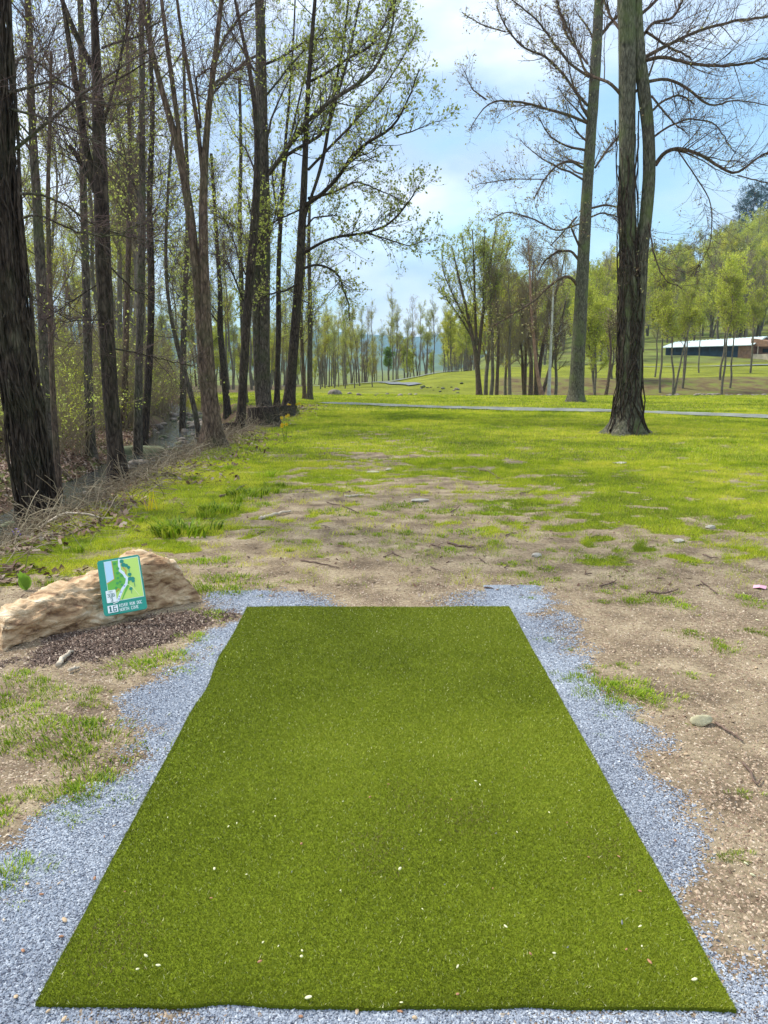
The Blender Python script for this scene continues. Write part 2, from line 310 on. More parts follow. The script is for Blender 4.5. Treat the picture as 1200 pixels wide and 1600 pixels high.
def strip(name, pts, width, mat, lift=.03, n=120, kind='structure', zf=None):
    pts = np.array(pts, float); d = np.r_[0, np.cumsum(np.hypot(*np.diff(pts, axis=0).T))]; s = np.linspace(0, d[-1], n)
    X = np.interp(s, d, pts[:, 0]); Y = np.interp(s, d, pts[:, 1])
    k = np.ones(9)/9; X = np.convolve(np.pad(X, 4, 'edge'), k, 'valid'); Y = np.convolve(np.pad(Y, 4, 'edge'), k, 'valid')
    tx, ty = np.gradient(X), np.gradient(Y); l = np.hypot(tx, ty); nx_, ny_ = -ty/l, tx/l
    off = np.linspace(-.5, .5, 7)*width
    XX = X[:, None]+nx_[:, None]*off; YY = Y[:, None]+ny_[:, None]*off
    ZZ = terrain(XX, YY)+lift if zf is None else zf(XX, YY)
    i = np.arange(n*7).reshape(n, 7); F = np.stack([i[:-1, :-1], i[:-1, 1:], i[1:, 1:], i[1:, :-1]], -1).reshape(-1, 4)
    o = mesh(name, np.stack([XX, YY, ZZ], -1).reshape(-1, 3), F, mat, smooth=True); return tag(o, kind=kind)
M['concrete'] = simple('concrete', (.20, .21, .175), .9, .2, 1.2, .3, .2)
M['asphalt'] = simple('asphalt', (.17, .18, .19), .9, .2, .6, .2, .1)
xs = np.linspace(-3.0, 34, 40)
strip('path', [(x, path_y(x)) for x in xs], 1.6, M['concrete'], .03, 300)
def pw(u, v, z): p = at(u, v, z=z); return (p[0], p[1])
def onY(u, Y): return ((u-600)/FPX/1.012*Y, Y)
strip('far_path', [onY(440, 112), onY(520, 108), onY(600, 108), onY(660, 111), onY(720, 116), onY(770, 122)], 2.4, M['asphalt'], .15, 260)
strip('side_path', [onY(598, 107), onY(612, 100), onY(618, 93), onY(632, 89), onY(650, 84)], 1.5, M['asphalt'], .12, 80)
strip('gravel_road', [onY(990, 116), onY(1060, 114), onY(1150, 117), onY(1300, 120)], 1.6, M['asphalt'], .15, 80)
# water
wm, nt = newmat('water'); L = nt.links.new
o_ = nt.nodes.new('ShaderNodeOutputMaterial'); b_ = nt.nodes.new('ShaderNodeBsdfPrincipled'); b_.inputs['Base Color'].default_value = (.045, .05, .045, 1); b_.inputs['Roughness'].default_value = .06; b_.inputs['IOR'].default_value = 1.33; b_.inputs['Specular IOR Level'].default_value = .9
ge = nt.nodes.new('ShaderNodeNewGeometry'); n_ = nt.nodes.new('ShaderNodeTexNoise'); n_.inputs['Scale'].default_value = 5; n_.inputs['Detail'].default_value = 5; bp = nt.nodes.new('ShaderNodeBump'); bp.inputs['Strength'].default_value = .5; bp.inputs['Distance'].default_value = .06
L(ge.outputs['Position'], n_.inputs[0]); L(n_.outputs[0], bp.inputs['Height']); L(bp.outputs[0], b_.inputs['Normal']); L(b_.outputs[0], o_.inputs[0])
ys = np.linspace(3, 60, 60)
strip('creek_water', [(float(creek_x(y)), y) for y in ys], 3.2, wm, 0, 200, zf=lambda X, Y: X*0+np.interp(Y, [0, 12, 30, 60], [-1.02, -.98, -.86, -1.0]))
# distant blue ridge
def ridge(name, Y, us, vs, col, depth=900):
    n = 160; u = np.linspace(us[0], us[-1], n); v = np.interp(u, us, vs)+4*(vn(u, u*0, .02, 4, 3)-.5)*2
    X = (u-600)/FPX/1.0*Y; Zt = H+np.array([slope(a) for a in v])*Y
    V = []; prof = [(-1, .0), (-.6, .45), (-.3, .8), (0, 1), (.5, .6), (1, 0)]
    for k, (dy, f) in enumerate(prof):
        zz = -20+(Zt+20)*f; V.append(np.stack([X+40*(vn(X, X*0+k*9, .004, 3, k)-.5), Y+dy*depth+150*(vn(X, X*0, .003, 3, 6)-.5), zz], -1))
    V = np.concatenate(V); i = np.arange(len(prof)*n).reshape(len(prof), n)
    F = np.stack([i[:-1, :-1], i[:-1, 1:], i[1:, 1:], i[1:, :-1]], -1).reshape(-1, 4)
    return tag(mesh(name, V, F, simple(name+'_mat', col, .95, .05, .01, .4, 0), smooth=True), kind='structure')
ridge('mountain_ridge', 3800, [-1500, 200, 450, 560, 640, 700, 800, 1500], [515, 508, 512, 522, 528, 520, 524, 520], (.07, .12, .07), 900)
ridge('wooded_hill', 1700, [-1500, 200, 500, 560, 640, 720, 900, 2000], [545, 545, 548, 552, 558, 550, 540, 520], (.10, .14, .06), 500)
# ------------------------------------------------------------------ tube and tree tools
def tubes(P, R, S=6, cap=False):
    P = np.asarray(P, float); R = np.asarray(R, float)
    if P.ndim == 2: P = P[None]; R = R[None]
    n, K, _ = P.shape; T = np.gradient(P, axis=1); T /= np.linalg.norm(T, axis=2, keepdims=True)+1e-9
    mT = np.abs(T.mean(1)); ref = np.eye(3)[np.argmin(mT, 1)][:, None, :]
    U = np.cross(T, ref); U /= np.linalg.norm(U, axis=2, keepdims=True)+1e-9; W = np.cross(T, U)
    a = np.arange(S)/S*2*np.pi
    V = P[:, :, None]+R[:, :, None, None]*(np.cos(a)[:, None]*U[:, :, None]+np.sin(a)[:, None]*W[:, :, None])
    i = np.arange(n*K*S).reshape(n, K, S); j = np.roll(i, -1, 2)
    F = np.stack([i[:, :-1], j[:, :-1], j[:, 1:], i[:, 1:]], -1).reshape(-1, 4)
    return V.reshape(-1, 3), F
class Acc:
    def __init__(s): s.V = []; s.F = []; s.n = 0; s.A = []
    def add(s, V, F, a=None): s.V.append(V); s.F.append(np.asarray(F)+s.n); s.n += len(V); s.A.append(np.zeros(len(V)) if a is None else a)
    def tube(s, P, R, S=6): s.add(*tubes(P, R, S))
    def obj(s, name, mat, parent=None, smooth=True, rnd=False, loc=None):
        q = [f for f in s.F if f.shape[1] == 4]; t = [f for f in s.F if f.shape[1] == 3]; F = []
        if q: F.append(np.concatenate(q))
        if t: F.append(np.concatenate(t))
        return mesh(name, np.concatenate(s.V), F, mat, parent, smooth, {'rnd': np.concatenate(s.A)} if rnd else None, loc)
def sample(P, R, t, idx):
    K = P.shape[1]; x = t*(K-1); k = np.minimum(x.astype(int), K-2); f = x-k
    A, Bq = P[idx, k], P[idx, k+1]; p = A+(Bq-A)*f[:, None]; T = Bq-A; T /= np.linalg.norm(T, axis=1, keepdims=True)+1e-9
    return p, T, R[idx, k]*(1-f)+R[idx, k+1]*f
def grow(P, R, cnt, t0, t1, ang, Lm, K=5, up=.12, wob=.18, rf=.55, rmin=.002, r=None, taper=.25, lenscale=None, side=None):
    """cnt children spread over the parents (weighted by their length)"""
    r = r or rng; seg = np.linalg.norm(np.diff(P, axis=1), axis=2).sum(1); idx = r.choice(len(P), cnt, p=seg/seg.sum())
    t = t0+(t1-t0)*r.random(cnt)**.85; p, T, pr = sample(P, R, t, idx)
    q = r.normal(size=(cnt, 3)); 
    if side is not None: q = q+side
    q -= (q*T).sum(1, keepdims=True)*T; q /= np.linalg.norm(q, axis=1, keepdims=True)+1e-9
    a = np.radians(ang[0]+ang[1]*r.normal(size=cnt))[:, None]; d = np.cos(a)*T+np.sin(a)*q
    Ln = Lm[0]+(Lm[1]-Lm[0])*r.random(cnt)
    Ln = Ln*(1-.55*t) if lenscale is None else Ln*lenscale(t)
    Ln = np.minimum(Ln, seg[idx]*1.1)
    pts = [p]; 
    for k in range(K-1):
        d = d+wob*r.normal(size=(cnt, 3))+np.array([0, 0, up]); d /= np.linalg.norm(d, axis=1, keepdims=True)
        p = p+d*(Ln/(K-1))[:, None]; pts.append(p)
    r0 = np.maximum(np.minimum(pr*rf, pr*.8), rmin)*(.7+.5*r.random(cnt)); r0 = np.minimum(r0, Ln*.03+rmin)
    RR = r0[:, None]*np.linspace(1, taper, K)[None]
    return np.stack(pts, 1), np.maximum(RR, rmin*.6)
def leaves(acc, P, cnt, size, r=None, t0=.2, spread=.03, aspect=.55, clump=1):
    r = r or rng; idx = r.integers(0, len(P), cnt); p, T, _ = sample(P, np.ones(P.shape[:2]), t0+(1-t0)*r.random(cnt), idx)
    if clump > 1: p = np.repeat(p, clump, 0); T = np.repeat(T, clump, 0); cnt *= clump
    p = p+r.normal(size=(cnt, 3))*spread
    d = T+r.normal(size=(cnt, 3))*.9; d /= np.linalg.norm(d, axis=1, keepdims=True); q = np.cross(d, r.normal(size=(cnt, 3))); q /= np.linalg.norm(q, axis=1, keepdims=True)+1e-9
    s = (size*(.6+.8*r.random(cnt)))[:, None]
    V = np.stack([p, p+d*s*.5+q*s*aspect*.5, p+d*s, p+d*s*.5-q*s*aspect*.5], 1).reshape(-1, 3)
    F = np.arange(cnt*4).reshape(-1, 4); acc.add(V, F, np.repeat(r.random(cnt), 4))
def resample(P, R, K):
    P = np.asarray(P, float); R = np.asarray(R, float); d = np.r_[0, np.cumsum(np.linalg.norm(np.diff(P, axis=0), axis=1))]; s = np.linspace(0, d[-1], K)
    Q = np.stack([np.interp(s, d, P[:, k]) for k in range(3)], 1); Rr = np.interp(s, d, R)
    w = max(1, K//14)*2+1; ker = np.ones(w)/w; h = w//2
    for k in range(3):
        x = np.r_[2*Q[0, k]-Q[1:h+1, k][::-1], Q[:, k], 2*Q[-1, k]-Q[-h-1:-1, k][::-1]]; Q[:, k] = np.convolve(x, ker, 'valid')
    return Q, Rr
def trunk_mesh(acc, P, R, flare=.0, S=18, rough=.07, seed=0, K=70, lobes=5):
    """P in thing space; organic trunk with root flare and furrows"""
    Q, Rr = resample(P, R, K); V, F = tubes(Q, Rr, S); V = V.reshape(K, S, 3); a = np.arange(S)/S*2*np.pi
    h = Q[:, 2]-Q[0, 2]
    fl = 1+flare*np.exp(-np.maximum(h, 0)/.28)[:, None]*(1+.55*np.sin(lobes*a+seed)[None]+.3*np.sin(2*a+seed*2)[None])
    nzv = 1+rough*2*(vn(a[None]*1.6+seed*7, h[:, None], 2.2, 3, seed)-.5)+rough*.9*(vn(np.cos(a)[None]*6+seed, h[:, None]*.7+np.sin(a)[None]*6, 1.5, 2, seed+1)-.5)
    V = Q[:, None]+(V-Q[:, None])*(fl*nzv)[:, :, None]
    acc.add(V.reshape(-1, 3), F)
    return Q, Rr
def px_path(pts, Y0, w_px=True, dY=None):
    """pts: (u, v, width px[, dy]); the point at distance Y0+dy"""
    P = []; R = []
    for q in pts:
        Y = Y0+(q[3] if len(q) > 3 else 0); P.append(at(q[0], q[1], Y=Y)); R.append(q[2]/2/FPX*Y*1.01)
    return np.array(P), np.array(R)
def hero(name, label, cat, base_Y, stems, limbs=(), barkm='bark_grey', leafm='leaf_bud', nb=14, n2=160, n3=1600, nl=1500, leaf=.04, ext=7, seed=1, flare=.8,
         t_branch=(.35, 1), blen=(1.5, 4.0), twig=.006, group=None, side=None, n4=0, lowup=.05, l3=(.3, .9), l4=(.15,.4), clump=1, extra=None, ls=1.25, nk=1.5):
    r = np.random.default_rng(seed); base = None; acc = Acc(); brP = []; brR = []; TP = []
    for k, st in enumerate(stems):
        P, R = px_path(st, base_Y)
        if k == 0:
            P[0, 2] = tz(P[0, 0], P[0, 1])-.08; base = P[0].copy(); base[2] = tz(base[0], base[1])
        if ext and st[-1][1] <= 5:          # goes on above the frame
            d = P[-1]-P[-2]; d /= np.linalg.norm(d); d = d*.6+np.array([0, 0, .5]); d /= np.linalg.norm(d)
            for e in range(1, 4):
                d = d+r.normal(size=3)*.05; P = np.vstack([P, P[-1]+d*ext/3]); R = np.append(R, R[-1]*(.72 if e < 3 else .3))
        Q, Rr = trunk_mesh(acc, P-base, R, flare if k == 0 else 0, seed=seed+k, K=max(24, int(len(P)*7)))
        TP.append((Q, Rr))
    t = empty(name, base); tag(t, label, cat, group)
    acc.obj('trunk', M[barkm], t)
    la = Acc(); LP = []
    for lb in limbs:
        P, R = px_path(lb, base_Y); R = R*.82; Q, Rr = resample(P-base, R, 22); Q = Q+r.normal(size=Q.shape)*.012*np.linspace(0, 1, 22)[:, None]
        la.tube(Q, Rr, 7); LP.append((Q, Rr))
    Kc = 22
    TQ = np.stack([resample(a, b, Kc)[0] for a, b in TP]); TR = np.stack([resample(a, b, Kc)[1] for a, b in TP])
    L1, R1 = grow(TQ, TR, nb, t_branch[0], t_branch[1], (55, 16), blen, 9, lowup+.05, .11, .24, .010, r, .22, side=side)
    la.tube(L1, R1, 6)
    A = np.stack([resample(L1[k], R1[k], 12)[0] for k in range(len(L1))]+[resample(a, b, 12)[0] for a, b in LP]+[resample(a, b, 12)[0] for a, b in LP])
    AR = np.stack([resample(L1[k], R1[k], 12)[1] for k in range(len(L1))]+[resample(a, b, 12)[1] for a, b in LP]*2)
    L2, R2 = grow(A, AR, n2, .15, 1, (42, 14), (.7, 2.0), 6, .10, .11, .36, .005, r, .3); R2 = np.minimum(R2, .016+.0003*base_Y)
    la.tube(L2, R2, 5)
    la.obj('branches', M[barkm] if barkm != 'bark_moss' else M['bark_brown'], t)
    ta = Acc()
    L2b = np.concatenate([L2, np.stack([resample(a, np.ones(len(a)), 6)[0] for a in A])]); R2b = np.concatenate([R2, np.full((len(A), 6), .015)])
    L3, R3 = grow(L2b, R2b, n3, .15, 1, (45, 15), l3, 4, .08, .2, .6, twig*.42, r, .5); R3 = np.minimum(R3, twig*.68)
    ta.tube(L3, R3, 3)
    tip = L3
    if n4:
        L4, R4 = grow(L3, R3, n4, .2, 1, (45, 15), l4, 3, .1, .25, .8, twig*.4, r, .6); ta.tube(L4, np.minimum(R4, twig*.6), 3); tip = np.concatenate([L4, L4, L3[:, :3]])
    if extra is not None: extra(t, base, TP, r)
    ta.obj('twigs', M['twig'], t)
    if nl:
        le = Acc(); leaves(le, tip, int(nl*nk), leaf*(ls if base_Y > 22 else .85), r, .3, .02, .75, clump=clump); le.obj('leaves', M[leafm], t, False, True)
    return t
def vines(name, n, r, Qr, wide=1.0, mat='bark_dark', vr=.012, top=.75, loose=.35):
    def f(t, base, TP, r_):
        Q, R = TP[0]; K = len(Q); a = Acc()
        for _ in range(n):
            a0 = r_.random()*6.28; k1 = int(K*(.25+top*r_.random()*.75)); k1 = min(k1, K-1); m = 26
            s = np.linspace(0, k1, m); q = np.stack([np.interp(s, np.arange(K), Q[:, j]) for j in range(3)], 1); rr = np.interp(s, np.arange(K), R)
            h = q[:, 2]-q[0, 2]
            th = a0+np.cumsum(r_.normal(size=m))*.26+r_.normal()*.25*np.linspace(0, 1, m)
            off = rr*(1.03+.45*np.exp(-h/.35))+.008+np.minimum(np.abs(np.cumsum(r_.normal(size=m)))*.02*loose*(r_.random() < .5), .06*loose)
            P = q+np.stack([np.cos(th)*off, np.sin(th)*off, np.zeros(m)], 1); P[0, 2] -= .05
            a.tube(P, np.full(m, vr*(.35+1.1*r_.random()**1.5)), 5)
        a.obj('vines', M[mat], t)
    return f
# ------------------------------------------------------------------ hero trees, left bank
hero('vine_covered_tree', 'huge dark trunk wrapped in hanging vines at the left edge above the creek', 'tree', 9.4,
     [[(60, 798, 42), (55, 760, 37), (46, 700, 36), (32, 620, 35), (19, 520, 34), (6, 400, 33), (-4, 250, 31), (-10, 120, 28), (-14, 0, 26)]],
     [[(15, 180, 6), (28, 85, 5, .3), (60, 95, 4, .8), (95, 130, 3.5, 1.0), (140, 160, 3, 1.4), (205, 165, 2.2, 1.8)],
      [(15, 145, 6), (50, 135, 5), (85, 125, 4, .4), (120, 145, 3.5, .6), (170, 168, 3, .9), (215, 150, 2, 1)],
      [(15, 170, 5), (60, 182, 4, -.3), (120, 205, 3, -.6), (180, 235, 2.4, -1), (230, 285, 1.6, -1)],
      [(25, 303, 5), (60, 302, 4.4, .4), (100, 318, 4, .8), (135, 345, 3.6, 1.2), (190, 370, 3, 1.2), (260, 375, 2, 1.6)],
      [(25, 345, 5), (50, 335, 4), (75, 340, 3.5, .5), (110, 360, 3, .7), (170, 372, 2.4, .7), (230, 345, 1.8, 1)]],
     'bark_grey', 'leaf_bud', 16, 150, 1500, 500, .03, 8, 11, .35, (.3, 1), (1.5, 3.5), .005, extra=vines('v', 70, rng, None, 1, mat='bark_dark', vr=.015, loose=1.5), side=(.5, .2, 0), n4=700)
hero('creekside_tree', 'grey-brown mossy trunk with a broken side limb on the near bank, before the creek', 'tree', 11.6,
     [[(189, 757, 32), (185, 730, 27), (178, 700, 24), (171, 600, 23), (166, 500, 23), (160, 400, 23), (158, 300, 21), (155, 200, 19), (151, 100, 13), (146, 0, 9)],
      [(150, 300, 12), (138, 265, 11), (128, 200, 9), (118, 120, 8), (108, 60, 7), (95, 0, 5)],
      [(158, 130, 9), (140, 100, 8), (120, 62, 8), (100, 20, 7), (92, 0, 6)]],
     [[(148, 290, 9), (132, 268, 8), (120, 240, 7), (108, 226, 6)], [(160, 75, 4), (185, 65, 4, .4), (222, 55, 3, .8), (250, 30, 2.5, 1)],
      [(165, 410, 3), (185, 430, 3), (210, 455, 2.6, .3), (232, 463, 2, .5)], [(178, 545, 3), (210, 550, 3, .2), (255, 562, 2.2, .3), (310, 575, 1.2, .5)],
      [(155, 480, 2.4), (145, 505, 2.2, -.3), (130, 545, 1.4, -.5)], [(155, 500, 2.4), (130, 500, 2, -.5), (85, 505, 1.5, -.8)], [(152, 445, 2.4), (120, 465, 2), (70, 500, 1.3, .5)]],
     'bark_dark', 'leaf_spring', 16, 150, 1500, 420, .035, 8, 12, .8, (.3, 1), (1.2, 3.2), .005, n4=800)
hero('forked_leaning_tree', 'brown forked tree with a leaning left stem beside the creek riffle', 'tree', 15.2,
     [[(335, 700, 32), (331, 670, 27), (327, 600, 21), (322, 500, 16), (317, 400, 14), (317, 330, 13), (318, 250, 10), (328, 150, 8), (341, 50, 7), (347, 0, 6)],
      [(322, 640, 14), (317, 600, 13), (312, 500, 11), (305, 400, 13), (297, 330, 13), (285, 250, 11), (268, 190, 9), (252, 140, 8), (236, 90, 7), (222, 0, 6)],
      [(288, 262, 7), (280, 215, 7), (270, 130, 7), (260, 60, 6), (250, 0, 5)], [(317, 290, 6), (314, 230, 6), (304, 160, 6), (290, 90, 5), (278, 20, 4), (275, 0, 4)]],
     [[(322, 170, 5), (335, 130, 5, .5), (360, 115, 4, 1), (395, 95, 3, 1.4)], [(333, 110, 5), (350, 60, 4, .4), (375, 25, 3, .8), (400, 5, 2, 1)],
      [(314, 200, 4), (309, 150, 4, -.4), (305, 120, 3, -.6), (330, 108, 3, -.8)]],
     'bark_brown', 'leaf_spring', 20, 200, 2200, 800, .045, 7, 13, .7, (.32, 1), (1.5, 3.6), .006, n4=2400)
hero('dark_slanting_tree', 'near-black slanting trunk rising from the bank beside the low stump', 'tree', 19.5,
     [[(375, 668, 15), (377, 640, 13), (382, 560, 13), (386, 480, 13), (394, 400, 13), (399, 330, 12), (404, 240, 9), (398, 140, 7), (380, 60, 5), (365, 0, 4)]],
     [[(380, 470, 3), (365, 430, 3, -.5), (352, 405, 2), (330, 395, 1.5, .4)], [(384, 430, 3), (372, 400, 3), (362, 365, 2, .5), (350, 340, 1.5)]],
     'bark_dark', 'leaf_spring', 14, 120, 1200, 900, .05, 5, 14, .7, (.45, 1), (1.5, 3.2), .006, n4=1200)
hero('tall_twin_trunk_tree', 'tallest thick grey trunk of the clump on the bank, split low into twin trunks', 'tree', 26.5,
     [[(413, 642, 27), (413, 620, 20), (413, 540, 16), (414, 440, 16), (412, 330, 20), (409, 240, 19), (408, 150, 17), (407, 60, 14), (407, 0, 13)],
      [(407, 635, 14), (403, 590, 13), (401, 500, 13), (401, 420, 13), (405, 340, 12), (408, 280, 10)]],
     [[(420, 272, 8), (447, 235, 8, -.8), (478, 190, 7.5, -1.5), (505, 165, 7, -1.8), (545, 140, 6.5, -2), (580, 118, 6, -2), (600, 85, 5, -2.2), (612, 50, 4, -2.2), (618, 0, 3, -2.2)],
      [(420, 268, 6), (450, 240, 6, -.5), (490, 218, 6, -.8), (512, 205, 5, -1), (527, 150, 4.5, -1), (545, 90, 4, -1), (557, 30, 3.5, -1), (562, 0, 3, -1)],
      [(405, 85, 5), (385, 95, 5, .3), (362, 115, 4, .6), (350, 125, 4, .6), (320, 165, 3, .8)], [(415, 100, 5), (440, 90, 4), (480, 62, 3, .5), (540, 58, 2.5, .8)],
      [(415, 150, 4), (432, 130, 3.5, -.3), (455, 100, 3, -.5), (475, 80, 2, -.5)], [(405, 395, 4), (385, 370, 3.5, .3), (360, 350, 3, .4), (335, 335, 2, .5)]],
     'bark_grey', 'leaf_spring', 26, 300, 3000, 5000, .06, 5, 15, .5, (.35, 1), (2, 5), .008, n4=4200)
hero('slim_bank_tree', 'slim straight trunk squeezed between the twin trunk tree and the long-armed tree', 'tree', 29.5,
     [[(432, 632, 10), (433, 600, 8), (436, 500, 8), (434, 420, 7), (440, 330, 6), (442, 270, 5.5), (448, 200, 4), (455, 120, 3), (462, 0, 2)],
      [(440, 300, 4), (448, 240, 3.5), (462, 180, 3), (478, 110, 2)]],
     [[(436, 350, 4), (428, 300, 3.5), (424, 250, 3, .5)]], 'bark_dark', 'leaf_spring', 14, 150, 1500, 1200, .06, 3, 16, .5, (.4, 1), (1.5, 3.5), .007, n4=1000)
hero('long_armed_tree', 'leaning dark tree at the field edge throwing long leafy limbs out over the fairway', 'tree', 25.5,
     [[(449, 646, 24), (452, 625, 18), (457, 570, 15), (462, 500, 14), (467, 440, 13), (470, 380, 12), (475, 300, 10), (478, 220, 8), (479, 170, 7), (485, 90, 6), (492, 0, 5)],
      [(470, 375, 5), (472, 345, 4), (482, 320, 4), (500, 270, 5, .3), (510, 225, 5, .6), (520, 150, 4, .8), (535, 80, 3, 1), (545, 0, 3, 1)]],
     [[(476, 322, 8), (510, 298, 7, -.6), (535, 268, 6.5, -1.2), (553, 238, 6, -1.6), (575, 222, 5.5, -2), (610, 203, 5, -2.3), (622, 188, 4, -2.4), (640, 150, 3, -2.6), (655, 110, 2, -2.8)],
      [(474, 396, 6), (500, 380, 5, -.5), (525, 370, 5, -.8), (572, 364, 4.5, -1.4), (608, 352, 4, -1.8), (632, 325, 3, -2), (655, 290, 2, -2.2)],
      [(473, 420, 5), (492, 413, 4.5, .3), (512, 417, 4, .6), (530, 430, 4, .8), (538, 455, 3.5, 1), (546, 478, 3, 1), (546, 500, 2, 1)],
      [(478, 355, 3), (490, 340, 3), (510, 338, 2.5, .3), (527, 334, 1.6, .5)], [(478, 130, 5), (510, 115, 5, .5), (545, 90, 4.5, 1), (580, 72, 4, 1.2), (605, 30, 3, 1.4), (615, 0, 2, 1.4)],
      [(482, 310, 6), (515, 303, 4, .6), (540, 292, 4, 1), (556, 282, 3, 1.2), (600, 300, 2, 1.5), (640, 320, 1.2, 1.8)],
      [(475, 325, 3), (430, 345, 3, -.3), (410, 365, 2.5, -.5), (395, 400, 2, -.7)], [(470, 440, 4), (445, 455, 3.5, -.5), (420, 460, 3, -.8), (395, 475, 1.6, -1)],
      [(482, 265, 5), (520, 225, 4.5, .8), (550, 195, 4, 1.4), (590, 150, 3, 1.8), (625, 100, 2, 2), (650, 50, 1.5, 2.2)],
      [(572, 364, 3, -1.4), (600, 372, 2.5, -1.5), (640, 385, 2, -1.6), (668, 372, 1.4, -1.8)], [(620, 212, 2.5, -2.3), (645, 205, 2.2, -2.5), (668, 195, 1.6, -2.6), (690, 188, 1, -2.7)]],
     'bark_dark', 'leaf_spring', 26, 430, 4200, 8500, .062, 4, 17, .7, (.42, 1), (1.5, 4.5), .007, n4=5500, side=(.9, 0, 0), l3=(.3, .8))
# right-hand pair
hero('straight_lawn_tree', 'single straight grey-green trunk beyond the path, left of the double-stemmed tree', 'tree', 37.5,
     [[(900, 628, 28), (900, 612, 23), (903, 560, 21), (906, 500, 20), (911, 420, 18), (914, 350, 17), (917, 300, 16), (924, 200, 15), (931, 100, 15), (936, 0, 13)]],
     [[(917, 192, 5), (890, 180, 5, -.6), (860, 172, 4.5, -1), (820, 160, 4, -1.6), (770, 156, 3, -2), (750, 175, 2, -2), (735, 200, 1.4, -2)],
      [(918, 165, 5), (900, 145, 5, .3), (880, 115, 4.5, .6), (850, 85, 4, 1), (820, 78, 3.5, 1.2), (795, 50, 3, 1.5), (775, 10, 2, 1.6)],
      [(910, 262, 5), (890, 250, 4, -.5), (870, 258, 3.5, -.8), (850, 280, 3, -1), (835, 310, 2, -1.2)], [(850, 280, 2, -1), (800, 280, 1.8, -1.5), (745, 288, 1.2, -2)],
      [(930, 262, 4), (948, 235, 4, .5), (965, 215, 3.5, .8), (985, 200, 2, 1)], [(925, 325, 4), (945, 320, 4), (968, 324, 3, .4), (990, 330, 2, .6)],
      [(922, 340, 3), (940, 332, 3), (965, 338, 2.4, -.5), (1000, 360, 1.4, -.6)],
      [(901, 445, 6), (893, 432, 5.5), (880, 432, 5, -.3), (860, 445, 4.5, -.6), (835, 470, 4, -1), (800, 492, 2.6, -1.4), (770, 510, 1.4, -1.6)],
      [(903, 405, 5), (893, 392, 4.5), (872, 392, 4, .4), (850, 408, 3, .8), (840, 430, 2, 1)], [(905, 385, 4), (890, 350, 3.5, -.4), (905, 335, 3, -.5), (860, 385, 2, -.8)],
      [(905, 350, 3.5), (870, 362, 3, .5), (830, 340, 2.6, .9), (790, 330, 2, 1.3), (765, 345, 1.3, 1.5)],
      [(920, 120, 5), (890, 100, 4.5, -.6), (860, 60, 4, -1), (838, 30, 3, -1.4), (800, 0, 2, -1.8)], [(935, 60, 6), (955, 35, 5.5), (975, 15, 5)],
      [(918, 100, 4), (885, 55, 4, .8), (870, 0, 3, 1.2)], [(760, 156, 3, -2), (738, 140, 2, -2), (725, 110, 1.5, -2)], [(790, 50, 2.4, 1.5), (755, 40, 2, 1.8), (722, 20, 1.4, 2)]],
     'bark_moss', 'leaf_bud', 22, 430, 4200, 4200, .065, 6, 21, .35, (.42, 1), (2, 5.5), .008, n4=4200, lowup=.02, side=(-.7, 0, 0))
